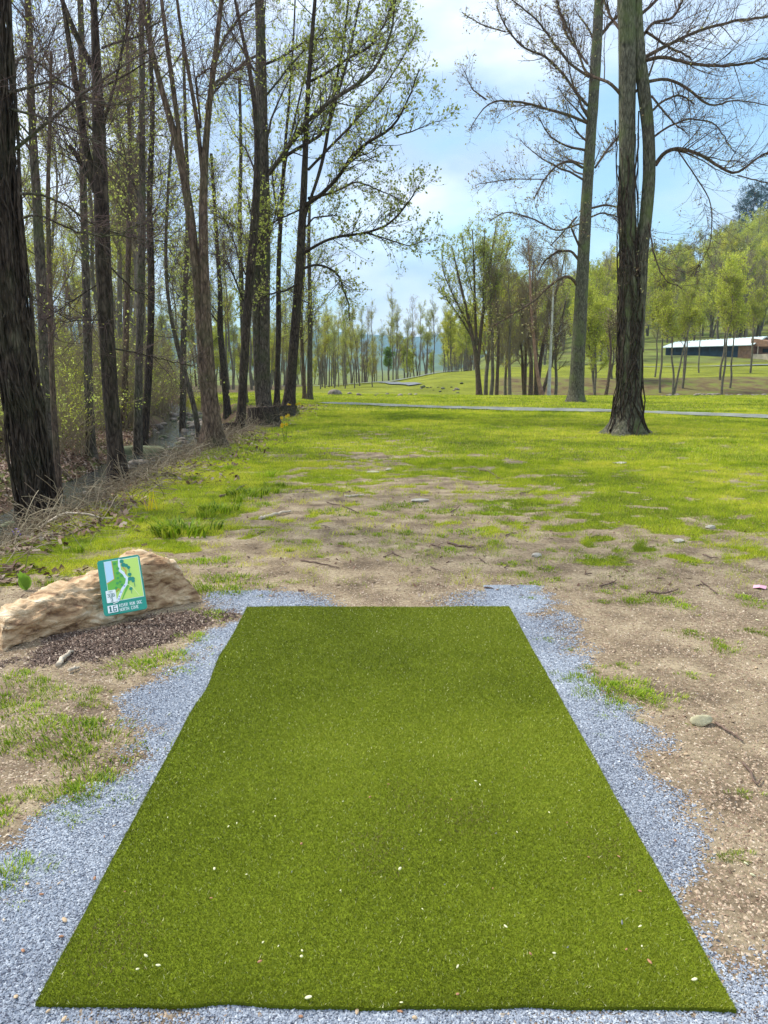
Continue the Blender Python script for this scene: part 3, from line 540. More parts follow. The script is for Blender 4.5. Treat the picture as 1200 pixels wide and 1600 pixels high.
hero('double_stemmed_tree', 'large two-stemmed tree in the grass at right with flared dark base and tangled vines', 'tree', 18.6,
     [[(980, 676, 50), (981, 655, 40), (984, 600, 34), (988, 540, 32), (984, 480, 28), (981, 420, 23), (981, 350, 22), (980, 300, 21), (979, 200, 23), (981, 100, 24), (979, 0, 25)],
      [(993, 560, 20), (998, 500, 20), (999, 440, 19), (1003, 390, 18), (1009, 340, 18), (1015, 290, 19), (1018, 245, 17), (1014, 200, 17), (1006, 150, 18), (999, 90, 16), (995, 40, 14), (996, 0, 12)]],
     [[(1024, 258, 8), (1035, 240, 7), (1055, 231, 6.5, -.4), (1078, 235, 6, -.6), (1105, 248, 5.5, -.9), (1130, 265, 5, -1.1), (1152, 274, 4.5, -1.2), (1175, 252, 4, -1.3), (1205, 235, 3, -1.4)],
      [(1152, 274, 2.5, -1.2), (1190, 284, 2, -1.4), (1230, 290, 1.3, -1.5)],
      [(1010, 128, 6), (1040, 122, 5, .4), (1065, 132, 5, .7), (1090, 150, 4.5, 1), (1107, 168, 3.5, 1), (1150, 155, 2.4, 1.2), (1200, 165, 1.4, 1.4)],
      [(1005, 95, 7), (1035, 88, 6, -.4), (1080, 100, 5.5, -.8), (1150, 104, 4.5, -1.2), (1210, 88, 3.5, -1.4)],
      [(1003, 92, 7), (1040, 72, 6, .4), (1090, 48, 5, .9), (1150, 32, 4.5, 1.3), (1215, 24, 3.5, 1.6)],
      [(1000, 62, 6), (1020, 35, 5, .3), (1050, 30, 4.5, .6), (1065, 5, 4, .8), (1070, -20, 3, 1)],
      [(970, 148, 6), (955, 130, 5.5), (938, 124, 5, .3), (915, 115, 4.5, .6), (900, 70, 3.5, 1), (870, 10, 3, 1.4)],
      [(1012, 180, 4), (1035, 158, 4), (1060, 148, 3.5, .3), (1085, 160, 2.5, .6)], [(1020, 215, 4), (1040, 200, 3.5), (1075, 185, 3, -.4), (1115, 190, 2.5, -.7), (1150, 240, 1.5, -.9)],
      [(1010, 50, 5), (1040, 70, 4, .5), (1080, 90, 3, .6)], [(1018, 150, 4), (1050, 190, 3, -.5), (1070, 205, 2, -.7)],
      [(1010, 330, 2.6), (1022, 400, 2.4, -.5), (1040, 440, 2, -.7), (1065, 450, 1.3, -.8)], [(1057, 232, 2.6, -.4), (1090, 280, 2.4, -.5), (1113, 320, 2, -.5), (1112, 380, 1.6, -.5), (1085, 430, 1.2, -.5)]],
     'bark_moss', 'leaf_bud', 24, 330, 3300, 2600, .045, 7, 22, .75, (.42, 1), (1.5, 4.2), .0055, n4=3200, lowup=.02, side=(.6, 0, 0),
     extra=vines('v', 34, rng, None, 1, mat='bark_dark', vr=.016, top=.3, loose=1.0))
# slimmer individual trees inside the left wood, each traced
LW = [('pale_straight_tree', 'pale straight trunk at the far left just right of the vine covered giant', 17.5, [(72, 690, 16), (70, 600, 15), (68, 500, 15), (62, 400, 15), (57, 300, 13), (50, 200, 11), (47, 100, 10), (45, 0, 9)], 'bark_grey'),
      ('woodland_tree', 'straight grey trunk in the wood just left of the mossy creekside trunk', 20, [(140, 680, 14), (138, 600, 13), (136, 500, 12), (133, 400, 11), (130, 300, 10), (128, 150, 9), (127, 0, 8)], 'bark_grey'),
      ('woodland_tree', 'upright trunk behind the brush, left one of the pair between creekside and forked trees', 22, [(212, 672, 14), (216, 600, 12), (219, 500, 11), (222, 400, 11), (222, 280, 10), (222, 150, 8), (221, 0, 7)], 'bark_grey'),
      ('woodland_tree', 'darker trunk behind the brush, right one of the pair between creekside and forked trees', 24, [(222, 668, 12), (234, 560, 11), (237, 480, 10), (236, 400, 10), (232, 300, 8), (240, 200, 7), (236, 100, 6), (232, 0, 5)], 'bark_dark'),
      ('bent_sapling', 'thin tree bending left low over the creek head in front of the far lawn', 24, [(314, 645, 9), (300, 615, 8), (285, 575, 7), (272, 520, 6), (262, 470, 5), (258, 400, 5), (262, 300, 4), (270, 200, 3)], 'bark_grey'),
      ('woodland_tree', 'straight pale trunk just left of the forked leaning tree', 30, [(283, 640, 10), (286, 560, 9), (288, 480, 8), (292, 400, 7), (294, 300, 6), (290, 200, 5), (286, 60, 4)], 'bark_grey'),
      ('crooked_tree', 'crooked dark tree forking at mid height left of the black slanting trunk', 34, [(355, 622, 11), (350, 580, 10), (343, 510, 9), (345, 460, 7), (340, 400, 6), (336, 330, 5), (330, 240, 4)], 'bark_dark'),
      ('woodland_tree', 'thin brown trunk right of the vine covered giant, leaning against the light', 15, [(88, 720, 10), (84, 640, 9), (80, 560, 8), (78, 470, 7), (76, 380, 6.5), (74, 300, 6), (78, 200, 5), (80, 80, 4)], 'bark_brown'),
      ('woodland_tree', 'slender upright trunk rising between the mossy creekside trunk and the pair behind the brush', 27, [(194, 665, 10), (196, 560, 9), (199, 460, 8), (202, 360, 8), (204, 250, 6), (200, 120, 5), (198, 0, 4)], 'bark_brown'),
      ('woodland_tree', 'thin straight tree standing directly left of the tall twin trunks', 36, [(383, 618, 8), (380, 540, 7), (377, 440, 7), (374, 340, 6), (377, 240, 5), (374, 120, 4)], 'bark_grey'),
      ('fairway_edge_tree', 'short-branched grey trunk standing on the lawn right of the long-armed tree', 42, [(484, 614, 9), (484, 560, 8), (485, 500, 7), (484, 440, 6), (482, 380, 5), (484, 320, 4)], 'bark_grey'),
      ('fairway_edge_tree', 'thin crooked trunk on the lawn close behind the long-armed tree', 44, [(476, 614, 6), (473, 560, 5), (470, 500, 5), (474, 440, 4), (478, 380, 3)], 'bark_brown')]
for k, (nm, lb, Y, st, bk) in enumerate(LW):
    hero(nm, lb, 'tree', Y, [st], [], bk, 'leaf_spring' if k != 0 else 'leaf_bud', 14, 150, 1500, 800, .05+.0006*Y, 4, 40+k, .4, (.3, 1), (1.2, 3.2), .0032+.00011*Y, n4=900)
# ------------------------------------------------------------------ background tree kinds
def proto(name, seed, h, r0, kind, barkm='bark_far', leafm='leaf_yellow', n1=26, n2=160, n3=800, nl=2600, leaf=.11, fork=1, crown=(.4, 1), L1=(2, 4), angl=(38, 12), up=.3, twig=.012):
    r = np.random.default_rng(seed); acc = Acc(); TP = []
    for f in range(fork):
        K = 8; P = np.zeros((K, 3)); P[:, 2] = np.linspace(-.3, h*(1-.08*f), K); lean = r.normal(size=2)*(.02+.05*(fork > 1))*h
        P[:, 0] = lean[0]*(np.linspace(0, 1, K)**1.3)+np.cumsum(r.normal(size=K))*.012*h; P[:, 1] = lean[1]*np.linspace(0, 1, K)+np.cumsum(r.normal(size=K))*.012*h
        P[:, :2] -= P[0, :2]
        R = r0*np.array([1, .86, .76, .66, .54, .42, .28, .08]); Q, Rr = trunk_mesh(acc, P, R, .22, 10, .05, seed+f, 26); TP.append((Q, Rr))
    t = empty(name, (0, 0, 0)); acc.obj('trunk', M[barkm], t)
    TQ = np.stack([q for q, _ in TP]); TR = np.stack([q for _, q in TP]); a = Acc()
    A, AR = grow(TQ, TR, n1, crown[0], crown[1], angl, L1, 7, up, .12, .45, .02, r, .2); a.tube(A, AR, 5)
    Bq, BR = grow(A, AR, n2, .15, 1, (36, 12), (.8, 2.2), 5, up*.6, .15, .55, .01, r, .3); a.tube(Bq, BR, 4)
    Cq, CR = grow(np.concatenate([Bq, A[:, 1:6]]), np.concatenate([BR, AR[:, 1:6]]), n3, .1, 1, (38, 14), (.4, 1.2), 3, up*.4, .2, .6, twig*.7, r, .5); a.tube(Cq, np.minimum(CR, twig), 3)
    a.obj('branches', M['twig_far'], t)
    if nl: le = Acc(); leaves(le, Cq, nl, leaf, r, .2, .10); le.obj('leaves', M[leafm], t, False, True)
    return t
def pine(seed, h):
    r = np.random.default_rng(seed); acc = Acc(); P = np.stack([np.zeros(6), np.zeros(6), np.linspace(-.3, h, 6)], 1); Q, Rr = trunk_mesh(acc, P, np.array([.3, .26, .2, .15, .08, .03]), .3, 8, .04, seed, 20)
    t = empty('pine_tree', (0, 0, 0)); acc.obj('trunk', M['bark_dark'], t)
    A, AR = grow(Q[None], Rr[None], 70, .35, .98, (85, 8), (1.6, 4.2), 5, .02, .06, .3, .012, r, .2); a = Acc(); a.tube(A, AR, 4); a.obj('branches', M['bark_dark'], t)
    le = Acc(); B2, _ = grow(A, AR, 500, .3, 1, (45, 10), (.4, 1), 3, .05, .1, .5, .01, r); leaves(le, B2, 6000, .32, r, .1, .12, .18); le.obj('needles', M['needle'], t, False, True); return t
def shrub(seed, h, n, leafn=200, mat='twig_far', leafm='leaf_spring', name='thicket_bush', wide=.5, leaf=.04):
    r = np.random.default_rng(seed); K = 6; p = np.concatenate([r.normal(size=(n, 2))*wide*.6, np.zeros((n, 1))-.05], 1); d = np.concatenate([r.normal(size=(n, 2))*.35, np.ones((n, 1))], 1); pts = [p]; Ln = h*(.45+.6*r.random(n))
    for k in range(K-1):
        d = d+r.normal(size=(n, 3))*.13; d /= np.linalg.norm(d, axis=1, keepdims=True); p = p+d*(Ln/(K-1))[:, None]; pts.append(p)
    P = np.stack(pts, 1); R = np.linspace(.011, .004, K)[None]*(.6+.8*r.random((n, 1))); a = Acc(); a.tube(P, R, 4)
    B2, R2 = grow(P, R, n*9, .2, 1, (38, 14), (.25, 1.0), 4, .1, .2, .6, .003, r, .5); a.tube(B2, np.minimum(R2, .006), 3)
    B3, R3 = grow(B2, R2, n*14, .2, 1, (40, 14), (.12, .45), 3, .1, .2, .6, .0022, r, .5); a.tube(B3, np.minimum(R3, .0032), 3)
    t = empty(name, (0, 0, 0)); a.obj('stems', M[mat], t)
    if leafn: le = Acc(); leaves(le, B3, leafn, leaf, r, .2, .03); le.obj('leaves', M[leafm], t, False, True)
    return t
PR = {}
PR['slim'] = [proto('slender_tree', 100+k, h, .17, 0, 'bark_far', lm, 26, 170, 1100, int(nl*1.6), .13, 1, (.36, 1), (1.6, 3.4), (45, 14), .22) for k, (h, lm, nl) in enumerate([(17, 'leaf_spring', 1800), (19, 'leaf_yellow', 1500), (16, 'leaf_spring', 2200), (18, 'leaf_bud', 900), (15, 'leaf_yellow', 2400)])]
PR['asc'] = [proto('budding_tree', 120+k, h, .20, 0, 'bark_far', lm, 30, 260, 1700, 4200, .14, fk, (.22, 1), (3, 6), (38, 9), .16) for k, (h, lm, fk) in enumerate([(13.5, 'leaf_spring', 2), (12.5, 'leaf_yellow', 1), (13, 'leaf_spring', 1)])]
PR['bush'] = [proto('leafing_tree', 140+k, h, .17, 0, 'bark_far', lm, 36, 300, 1500, 9500, .20, 2, (.2, 1), (2.6, 4.6), (50, 14), .2) for k, (h, lm) in enumerate([(11, 'leaf_olive'), (12.5, 'leaf_yellow'), (10, 'leaf_olive'), (13, 'leaf_olive')])]
PR['high'] = [proto('leafing_tree', 210+k, h, .15, 0, 'bark_far', 'leaf_olive', 26, 240, 1300, 6500, .17, fk, (.5, 1), (2.4, 4.6), (48, 12), .25) for k, (h, fk) in enumerate([(12, 1), (11, 2), (13, 1)])]
PR['bare'] = [proto('bare_tree', 160+k, h, .24, 0, bk, 'leaf_bud', 34, 260, 1900, 900, .09, fk, (.25, 1), (2, 4.5), (42, 14), .2) for k, (h, fk, bk) in enumerate([(13, 1, 'bark_brown'), (12, 2, 'bark_brown'), (14, 1, 'bark_far')])]
PR['green'] = [proto('leafing_tree', 170, 8.5, .15, 0, 'bark_far', 'leaf_bright', 30, 240, 1300, 7500, .2, 1, (.25, 1), (1.8, 3.4), (45, 10), .2)]
PR['pine'] = [pine(180, 17), pine(181, 15)]
PR['shrub'] = [shrub(190+k, h, n, 900, 'twig_far', lm, leaf=.055) for k, (h, n, lm) in enumerate([(2.6, 34, 'leaf_spring'), (3.2, 40, 'leaf_olive'), (2.2, 30, 'leaf_olive'), (3.0, 36, 'leaf_bud')])]
used = set()
def place(kind, k, x, y, s, label, cat, group=None, z=None, rz=None, name=None):
    p = PR[kind][k % len(PR[kind])]
    o = p if id(p) not in used else copy_thing(p); used.add(id(p))
    o.location = (x, y, tz(x, y) if z is None else z); o.scale = (s, s, s*rng.uniform(.92, 1.08)); o.rotation_euler = (rng.normal()*.02, rng.normal()*.02, rng.uniform(0, 6.28) if rz is None else rz)
    tag(o, label, cat, group)
    if name: o.name = name
    return o
LEAFW = ['pale green leaf', 'yellow-green leaf', 'thick pale green leaf', 'almost bare crown', 'bright yellow-green leaf']
def where(u): return ['behind the vine covered giant', 'left of the mossy creekside trunk', 'right of the mossy creekside trunk', 'left of the forked tree', 'right of the forked tree'][int(np.searchsorted([75, 160, 240, 315], u))]
# the wood on the left, beyond the creek
cnt = 0; pts = []
while cnt < 76:
    u = rng.uniform(-260, 430); Y = 30+80*rng.random()**.75; x, y = onY(u, Y)
    if x > float(creek_x(Y))-2.0 and Y < 62: continue
    if u > 285 and Y < 78: continue
    if any((x-a)**2+(y-b)**2 < 4 for a, b in pts): continue
    pts.append((x, y)); k = int(rng.integers(0, 5))
    place('slim', k, x, y, rng.uniform(.75, 1.1), 'slender tree, '+LEAFW[k]+', '+where(u)+(', near the creek' if Y < 60 else ', deep in wood'), 'tree', 'trees of the wood left of the creek'); cnt += 1
for k in range(60):
    u = rng.uniform(-60, 450); Y = rng.uniform(112, 150); x, y = onY(u, Y)
    place('bush' if k % 2 else 'bare', k, x, y, rng.uniform(.5, .85), 'low olive-brown tree in the far belt behind the wood', 'tree', 'far belt behind the left wood')
# brush in the wood
cnt = 0
while cnt < 190:
    u = rng.uniform(-160, 310); Y = 18+36*rng.random()**.8; x, y = onY(u, Y)
    if x > float(creek_x(Y))-1.6: continue
    kq = int(rng.integers(0, 4)); place('shrub', kq, x, y, rng.uniform(.7, 1.25)*(1+.012*(Y-15)), 'twiggy '+['pale-budded', 'tall olive', 'low olive', 'bare brown'][kq]+' thicket bush across the creek, '+where(u), 'bush', 'thicket bushes across the creek'); cnt += 1
# rows of slim trees at the far side of the field
row = [(300, 100), (322, 95), (348, 104), (366, 92), (392, 98), (408, 104), (424, 96)]
for u in np.r_[np.linspace(438, 560, 34), np.linspace(563, 700, 13)]:
    row.append((u+rng.normal()*3, rng.uniform(84, 128) if u < 560 else rng.uniform(112, 150)))
for u, Y in row:
    x, y = onY(u, Y); s = rng.uniform(.50, .66)*Y/112
    kq = int(rng.integers(0, 5)); place('slim', kq, x, y, s, 'thin row tree, '+LEAFW[kq]+', '+('seen between the left trunks' if u < 435 else 'right beside the long-armed tree' if u < 500 else 'in the dense left half of the row' if u < 562 else 'in the sparse right half of the row'), 'tree', 'row of thin trees behind the fairway')
for u, Y, kind, k, s, lb in [(562, 96, 'slim', 1, .50, 'lone thin tree on the fairway, nearest the camera of the row, yellow-green crown'), (582, 88, 'asc', 1, .36, 'small thin tree on the fairway standing just before the rise of the grey path'), (614, 122, 'slim', 0, .68, 'tall slender tree with lime crown beside the start of the side path'), (608, 126, 'green', 0, .55, 'low bright green leafing tree below the blue ridge'), (665, 135, 'slim', 2, .68, 'taller dark-stemmed tree on the crest at the right end of the row')]:
    x, y = onY(u, Y); place(kind, k, x, y, s, lb, 'tree')
# scrub band closing the row
for k in range(34):
    u = rng.uniform(430, 760); Y = rng.uniform(128, 165); x, y = onY(u, Y)
    place('bare' if k % 3 else 'bush', k, x, y, rng.uniform(.38, .6), 'low brownish scrubby tree behind the long row of thin trees', 'tree', 'scrub trees behind the row')
# mid-ground clump on the right
hero('fan_crowned_tree', 'leftmost tree of the clump beyond the path, with a broad fan of pale green branches', 'tree', 66,
     [[(749, 620, 10), (747, 590, 8), (745, 560, 7), (738, 525, 5.5), (728, 480, 4.5), (716, 430, 3), (706, 385, 1.5)], [(747, 565, 5), (752, 510, 5), (760, 450, 4), (768, 400, 3), (775, 352, 1.3)], [(745, 540, 4), (742, 480, 4), (741, 420, 3), (738, 358, 1.3)]],
     [[(741, 535, 3), (722, 500, 2.6, .8), (700, 470, 2, 1.2), (684, 440, 1, 1.5)], [(736, 515, 3), (712, 470, 2.4, -1), (692, 425, 1.6, -1.4), (690, 395, 1, -1.6)], [(752, 500, 3), (772, 455, 2.4, .8), (790, 405, 1.6, 1.2), (798, 370, 1, 1.5)], [(742, 470, 2.6), (728, 420, 2, 1), (722, 370, 1, 1.2)], [(755, 480, 2.6), (756, 420, 2, -1), (757, 360, 1, -1.2)]],
     'bark_brown', 'leaf_spring', 34, 380, 3400, 4200, .11, 0, 66, .3, (.3, 1), (2, 5), .012, n4=0, lowup=.16)
CL = [('asc', 1, 759, 69, .95, 'second tree from the left in the clump beyond the path, slim grey stem'),
      ('asc', 2, 767, 66, .88, 'third tree from the left in the clump beyond the path, dark straight stem'), ('bare', 0, 776, 65, .72, 'dark-stemmed tree in the middle left of the clump beyond the path'),
      ('asc', 1, 790, 72, .7, 'greyish tree in the clump beyond the path with narrow crown'), ('bare', 2, 797, 64, .68, 'slightly leaning brown trunk standing at the centre of the clump beyond the path'),
      ('bare', 0, 829, 66, .92, 'thick dark trunk with rough bare crown right of centre in the clump'), ('bare', 1, 837, 68, .93, 'reddish forked tree in the clump, right neighbour of the thick dark trunk'),
      ('bare', 2, 868, 68, .62, 'short brown tree at the right edge of the clump beyond the path'), ('bare', 1, 820, 71, .7, 'thin bare tree just left of the thick dark trunk in the clump')]
for kd, k, u, Y, s, lb in CL:
    x, y = onY(u, Y); place(kd, k, x, y, s*Y/66, lb, 'tree')
def stem_tree(name, label, barkm, st, Y, seed, **k): return hero(name, label, 'tree', Y, [st], [], barkm, 'leaf_bud', 14, 120, 900, 500, .1, 0, seed, .3, (.35, 1), (1, 2.6), .010, **k)
stem_tree('dead_tree', 'bare reddish-barked trunk curving up in the clump beyond the path', 'bark_red', [(848, 622, 8), (840, 590, 5.5), (835, 540, 4.5), (830, 480, 3.5), (828, 430, 2.6), (826, 375, 1)], 62, 61)
stem_tree('white_barked_tree', 'whitish barked tree with brown lower stem at the right of the clump', 'bark_white', [(857, 622, 6), (860, 560, 4), (862, 510, 3.4), (864, 470, 2.6), (866, 420, 1.8), (868, 370, .8)], 64, 62)
stem_tree('leaning_tree', 'small brown tree leaning right out of the foot of the clump', 'bark_brown', [(846, 605, 6), (858, 580, 5), (868, 545, 4), (876, 510, 3), (884, 470, 2)], 66, 63)
stem_tree('young_tree', 'small twin-stemmed young tree on the lawn edge between the single trunk and the double-stemmed tree', 'bark_brown', [(946, 621, 5), (950, 600, 4.5), (953, 575, 4), (955, 545, 3.5), (950, 500, 2)], 58, 64)
# trees standing on the dark bank and the bench, right
for u, Y, kd, k, s, lb in [(1032, 80, 'high', 0, .85, 'olive leafing tree on the dark bank just right of the double-stemmed tree'), (1052, 78, 'high', 1, .85, 'forked tree with spreading olive crown in front of the long low building'),
                           (1066, 82, 'high', 1, .8, 'yellow-green tree whose slim stem crosses the left end of the low building'), (1128, 79, 'high', 3, .85, 'olive tree rising in front of the middle of the long roof'), (1140, 82, 'high', 0, .8, 'thin-stemmed tree beside another in front of the right part of the roof'),
                           (1124, 86, 'high', 2, .9, 'tree with grey stem and full olive crown behind two stems near the right edge'), (1170, 98, 'high', 1, .8, 'small yellow-green tree before the brown gable of the low building'), (1022, 92, 'slim', 0, .6, 'thin pale tree left of the low building'),
                           (930, 78, 'bush', 0, .8, 'olive-yellow tree behind the single straight trunk'), (925, 90, 'bush', 3, .85, 'larger olive tree on the bench left of the double-stemmed tree'), (955, 88, 'bush', 2, .8, 'olive tree directly behind the gap left of the double stem'),
                           (1215, 90, 'high', 1, .95, 'yellow-green tree cut by the right frame edge'), (1090, 100, 'high', 0, .7, 'olive tree on the bench right in front of the dark wall of the building'), (705, 122, 'bush', 1, .72, 'yellow-green leafing tree at the left foot of the wooded hill'), (728, 116, 'bush', 0, .75, 'rounded olive tree just left of the clump')]:
    x, y = onY(u, Y); place(kd, k, x, y, s, lb, 'tree')
cnt = 0
while cnt < 34:                                            # belt of olive trees at the foot of the hill
    u = rng.uniform(715, 1330); Y = rng.uniform(124, 160); x, y = onY(u, Y)
    if 1020 < u < 1215 and Y < 160: Y = rng.uniform(158, 175); x, y = onY(u, Y)
    place('bush' if rng.random() < .72 else 'bare', int(rng.integers(0, 4)), x, y, rng.uniform(.85, 1.25), 'olive-green leafing tree in the belt at the foot of the wooded hill', 'tree', 'trees at the foot of the hill'); cnt += 1
cnt = 0
while cnt < 290:                                           # the wooded hill
    Y = rng.uniform(175, 410)**1.0; u = 690+(1360-690)*rng.random()**.8; x, y = onY(u, Y)
    kd = 'bush' if rng.random() < .8 else ('slim' if rng.random() < .4 else 'bare')
    kq = int(rng.integers(0, 5)); place(kd, kq, x, y, rng.uniform(1.1, 1.6), {'bush': ['full olive', 'full yellow-green', 'small olive', 'tall olive', 'full olive'][kq], 'slim': 'slender', 'bare': 'bare brown'}[kd]+' tree on the '+('lower' if Y < 240 else 'middle' if Y < 320 else 'upper')+' slope of the wooded hill'+(', left of the single trunk' if u < 890 else ', between the two big trees' if u < 970 else ', right of the double-stemmed tree' if u < 1130 else ', toward the right edge'), 'tree', 'trees on the wooded hill'); cnt += 1
for u, Y, s in [(1133, 385, 1.8), (1143, 392, 2.0), (1153, 388, 1.9), (1166, 392, 2.0), (1176, 390, 1.7), (1193, 388, 2.0), (1205, 385, 1.9)]:
    x, y = onY(u, Y); place('pine', int(s*100), x, y, s, 'dark green pine standing against the sky on the hill crest', 'tree', 'pines on the hill crest')
# ------------------------------------------------------------------ building on the hill
def box(acc, a, b):
    x0, y0, z0 = a; x1, y1, z1 = b
    V = np.array([[x0, y0, z0], [x1, y0, z0], [x1, y1, z0], [x0, y1, z0], [x0, y0, z1], [x1, y0, z1], [x1, y1, z1], [x0, y1, z1]], float)
    acc.add(V, np.array([[0, 3, 2, 1], [4, 5, 6, 7], [0, 1, 5, 4], [1, 2, 6, 5], [2, 3, 7, 6], [3, 0, 4, 7]]))
M['dark_wall'] = simple('dark_wall', (.035, .055, .075), .8, .2, .8, .3)
M['dark_open'] = simple('dark_open', (.02, .025, .03), .6, .3)
M['roof_metal'] = simple('roof_metal', (.62, .72, .70), .45, .5, .6, .12, stretch=(3, .3, 1))
M['brown_wall'] = simple('brown_wall', (.26, .15, .09), .85, .2, 2, .25)
M['tan'] = simple('tan', (.50, .42, .30), .8, .2, 2, .2)
bl = at(1040, 549, Y=140); brx = at(1176, 549, Y=128)
bd = np.array([brx[0]-bl[0], brx[1]-bl[1]]); Lb = float(np.hypot(*bd)); ang = math.atan2(bd[1], bd[0])
zb = H+slope(551)*134
t = empty('long_shed', (bl[0], bl[1], zb), ang); tag(t, 'long low building with dark walls and pale metal roof on the hillside at right', 'building')
W = 8.0; hw = 1.15; hr = 2.15
a = Acc(); box(a, (0, 0, -1.5), (Lb-2.4, W, hw)); a.obj('wall', M['dark_wall'], t, False)
for k in range(9):
    a = Acc(); x0 = .7+k*(Lb-4)/9; box(a, (x0, -.04, .2), (x0+(Lb-4)/9*.72, .12, .95)); a.obj('window', M['dark_open'], t, False)
a = Acc(); V = np.array([[-.5, -.7, hw-.12], [Lb+.3, -.7, hw-.12+.15], [Lb+.3, W/2, hr+.45], [-.5, W/2, hr-.1], [-.5, W+.6, hw], [Lb+.3, W+.6, hw]], float); V2 = V-np.array([0, 0, .12])
a.add(np.concatenate([V, V2]), np.array([[0, 1, 2, 3], [3, 2, 5, 4], [9, 8, 7, 6], [10, 11, 8, 9], [0, 6, 7, 1], [1, 7, 8, 2], [3, 9, 6, 0], [2, 8, 11, 5], [4, 10, 9, 3], [5, 11, 10, 4]])); rf = a.obj('roof', M['roof_metal'], t, False)
a = Acc()
for k in range(26):
    x = -.4+k*(Lb+.6)/25.; P = np.array([[x, -.71, hw-.09], [x, W/2, hr+.02+.5*k/25]]); a.tube(P, np.array([.03, .03]), 4)
a.obj('roof_seam', M['roof_metal'], rf, False)
a = Acc(); V = np.array([[Lb-2.4, -.05, -1.5], [Lb, -.05, -1.5], [Lb, W/2, -1.5], [Lb, W, -1.5], [Lb, W, hw-.2], [Lb, W/2, hr+.2], [Lb, -.05, hw-.1], [Lb-2.4, -.05, hw-.1]], float)
a.add(V, np.array([[0, 1, 6, 7]])); a.add(V, np.array([[1, 2, 5, 6], [2, 3, 4, 5]])); a.obj('gable_wall', M['brown_wall'], t, False)
t = empty('porch_annex', (brx[0]+.2, brx[1]+.5, zb), ang); tag(t, 'brown gabled annex with open tan porch at the right end of the long low building', 'building')
a = Acc(); box(a, (0, 1, -1.5), (6.2, 6, .9)); a.obj('wall', M['brown_wall'], t, False)
a = Acc(); V = np.array([[-.3, -.2, 2.2], [7.2, -.2, .85], [7.2, 6.5, .85], [-.3, 6.5, 2.2], [-.3, -.2, .9], [7.2, -.2, .75], [7.2, 6.5, .75], [-.3, 6.5, .9]]); a.add(V, np.array([[0, 1, 2, 3], [0, 4, 5, 1], [1, 5, 6, 2], [3, 2, 6, 7], [0, 3, 7, 4], [4, 7, 6, 5]])); a.obj('roof', M['brown_wall'], t, False)
a = Acc(); box(a, (1.2, .93, -.1), (5.4, 1.1, .55)); a.obj('opening', M['dark_open'], t, False)
a = Acc(); box(a, (.4, -.6, -1.5), (6.6, .9, -.35)); a.obj('porch_wall', M['tan'], t, False)
for x in (.9, 3.2, 5.8): a = Acc(); a.tube(np.array([[x, -.1, -.4], [x, -.1, .9]]), np.array([.09, .09]), 8); a.obj('post', M['tan'], t)
# ------------------------------------------------------------------ rocks
def ico(sub):
    import bmesh
    bm = bmesh.new(); bmesh.ops.create_icosphere(bm, subdivisions=sub, radius=1); V = np.array([v.co[:] for v in bm.verts]); F = np.array([[v.index for v in f.verts] for f in bm.faces]); bm.free(); return V, F
IV = {s: ico(s) for s in (1, 2, 3, 4, 5)}
def rock(name, size, mat, seed, loc, sub=3, rz=0, rough=.35):
    V, F = IV[sub]; r = np.random.default_rng(seed); V = V.copy()
    for _ in range(9):      # flat cuts
        n = r.normal(size=3); n /= np.linalg.norm(n); d = r.uniform(.55, .9); s = V@n; V -= np.maximum(s-d, 0)[:, None]*n*.85
    V *= (1+rough*(vn(V[:, 0]+seed, V[:, 1]+V[:, 2]*.8, 2.2, 4, seed)-.5))[:, None]; V = V*np.array(size)/2
    c, s = math.cos(rz), math.sin(rz); V = np.stack([V[:, 0]*c-V[:, 1]*s, V[:, 0]*s+V[:, 1]*c, V[:, 2]], 1)
    return mesh(name, V, F, mat, None, sub > 2, None, loc)
protoR = [rock('creek_rock', (1, .8, .5), M['creek_stone'], 300+k, (0, -50, 0), 3) for k in range(4)]+[rock('creek_rock', (1, .7, .42), M['moss_stone'], 310+k, (0, -50, 0), 3) for k in range(2)]
ur = set()
def place_rock(x, y, s, label, group, k=None, cat='rock', dz=0, z=None, sx=1.):
    k = int(rng.integers(0, 6)) if k is None else k; p = protoR[k]; o = p if k not in ur else p.copy()
    if k in ur: C.objects.link(o)
    ur.add(k); o.location = (x, y, (tz(x, y) if z is None else z)+dz+s*.08); o.scale = (s*sx, s, s); o.rotation_euler = (rng.normal()*.1, rng.normal()*.1, rng.uniform(0, 6.28)); return tag(o, label, cat, group)
for k in range(120):
    Y = rng.uniform(12, 42); x = float(creek_x(Y))+rng.normal()*.8; z = np.interp(Y, [0, 12, 30, 60], [-1.02, -.98, -.86, -1.0])
    place_rock(x, Y, (.12+.34*rng.random()**2)*(1+.02*(Y-12)), 'rounded brown rock sitting in the shallow creek bed', 'rocks in the creek bed', z=max(z-.02, tz(x, Y)))
b = at(212, 700, z=-.75); o = place_rock(b[0], b[1], 1.3, 'large mossy slab rock at the creek edge right of the mossy trunk', None, 4, sx=1.5)
for u, v, s, lb in [(152, 738, .7, 'pale flat rock in the creek left of the mossy trunk'), (305, 660, 1.1, 'pale rock at the small cascade beside the forked tree'), (312, 676, .9, 'brown block below the cascade beside the forked tree'), (258, 685, .6, 'light angular rock on the far creek edge')]:
    b = at(u, v, z=-.8); place_rock(b[0], b[1], s, lb, None, 1)
for k in range(40):
    u = rng.uniform(1035, 1290); Y = rng.uniform(52, 57); x, y = onY(u, Y)
    place_rock(x, y, rng.uniform(.2, .55), 'pale rock along the small ditch beyond the path at right', 'rocks along the ditch', int(rng.integers(0, 4)))
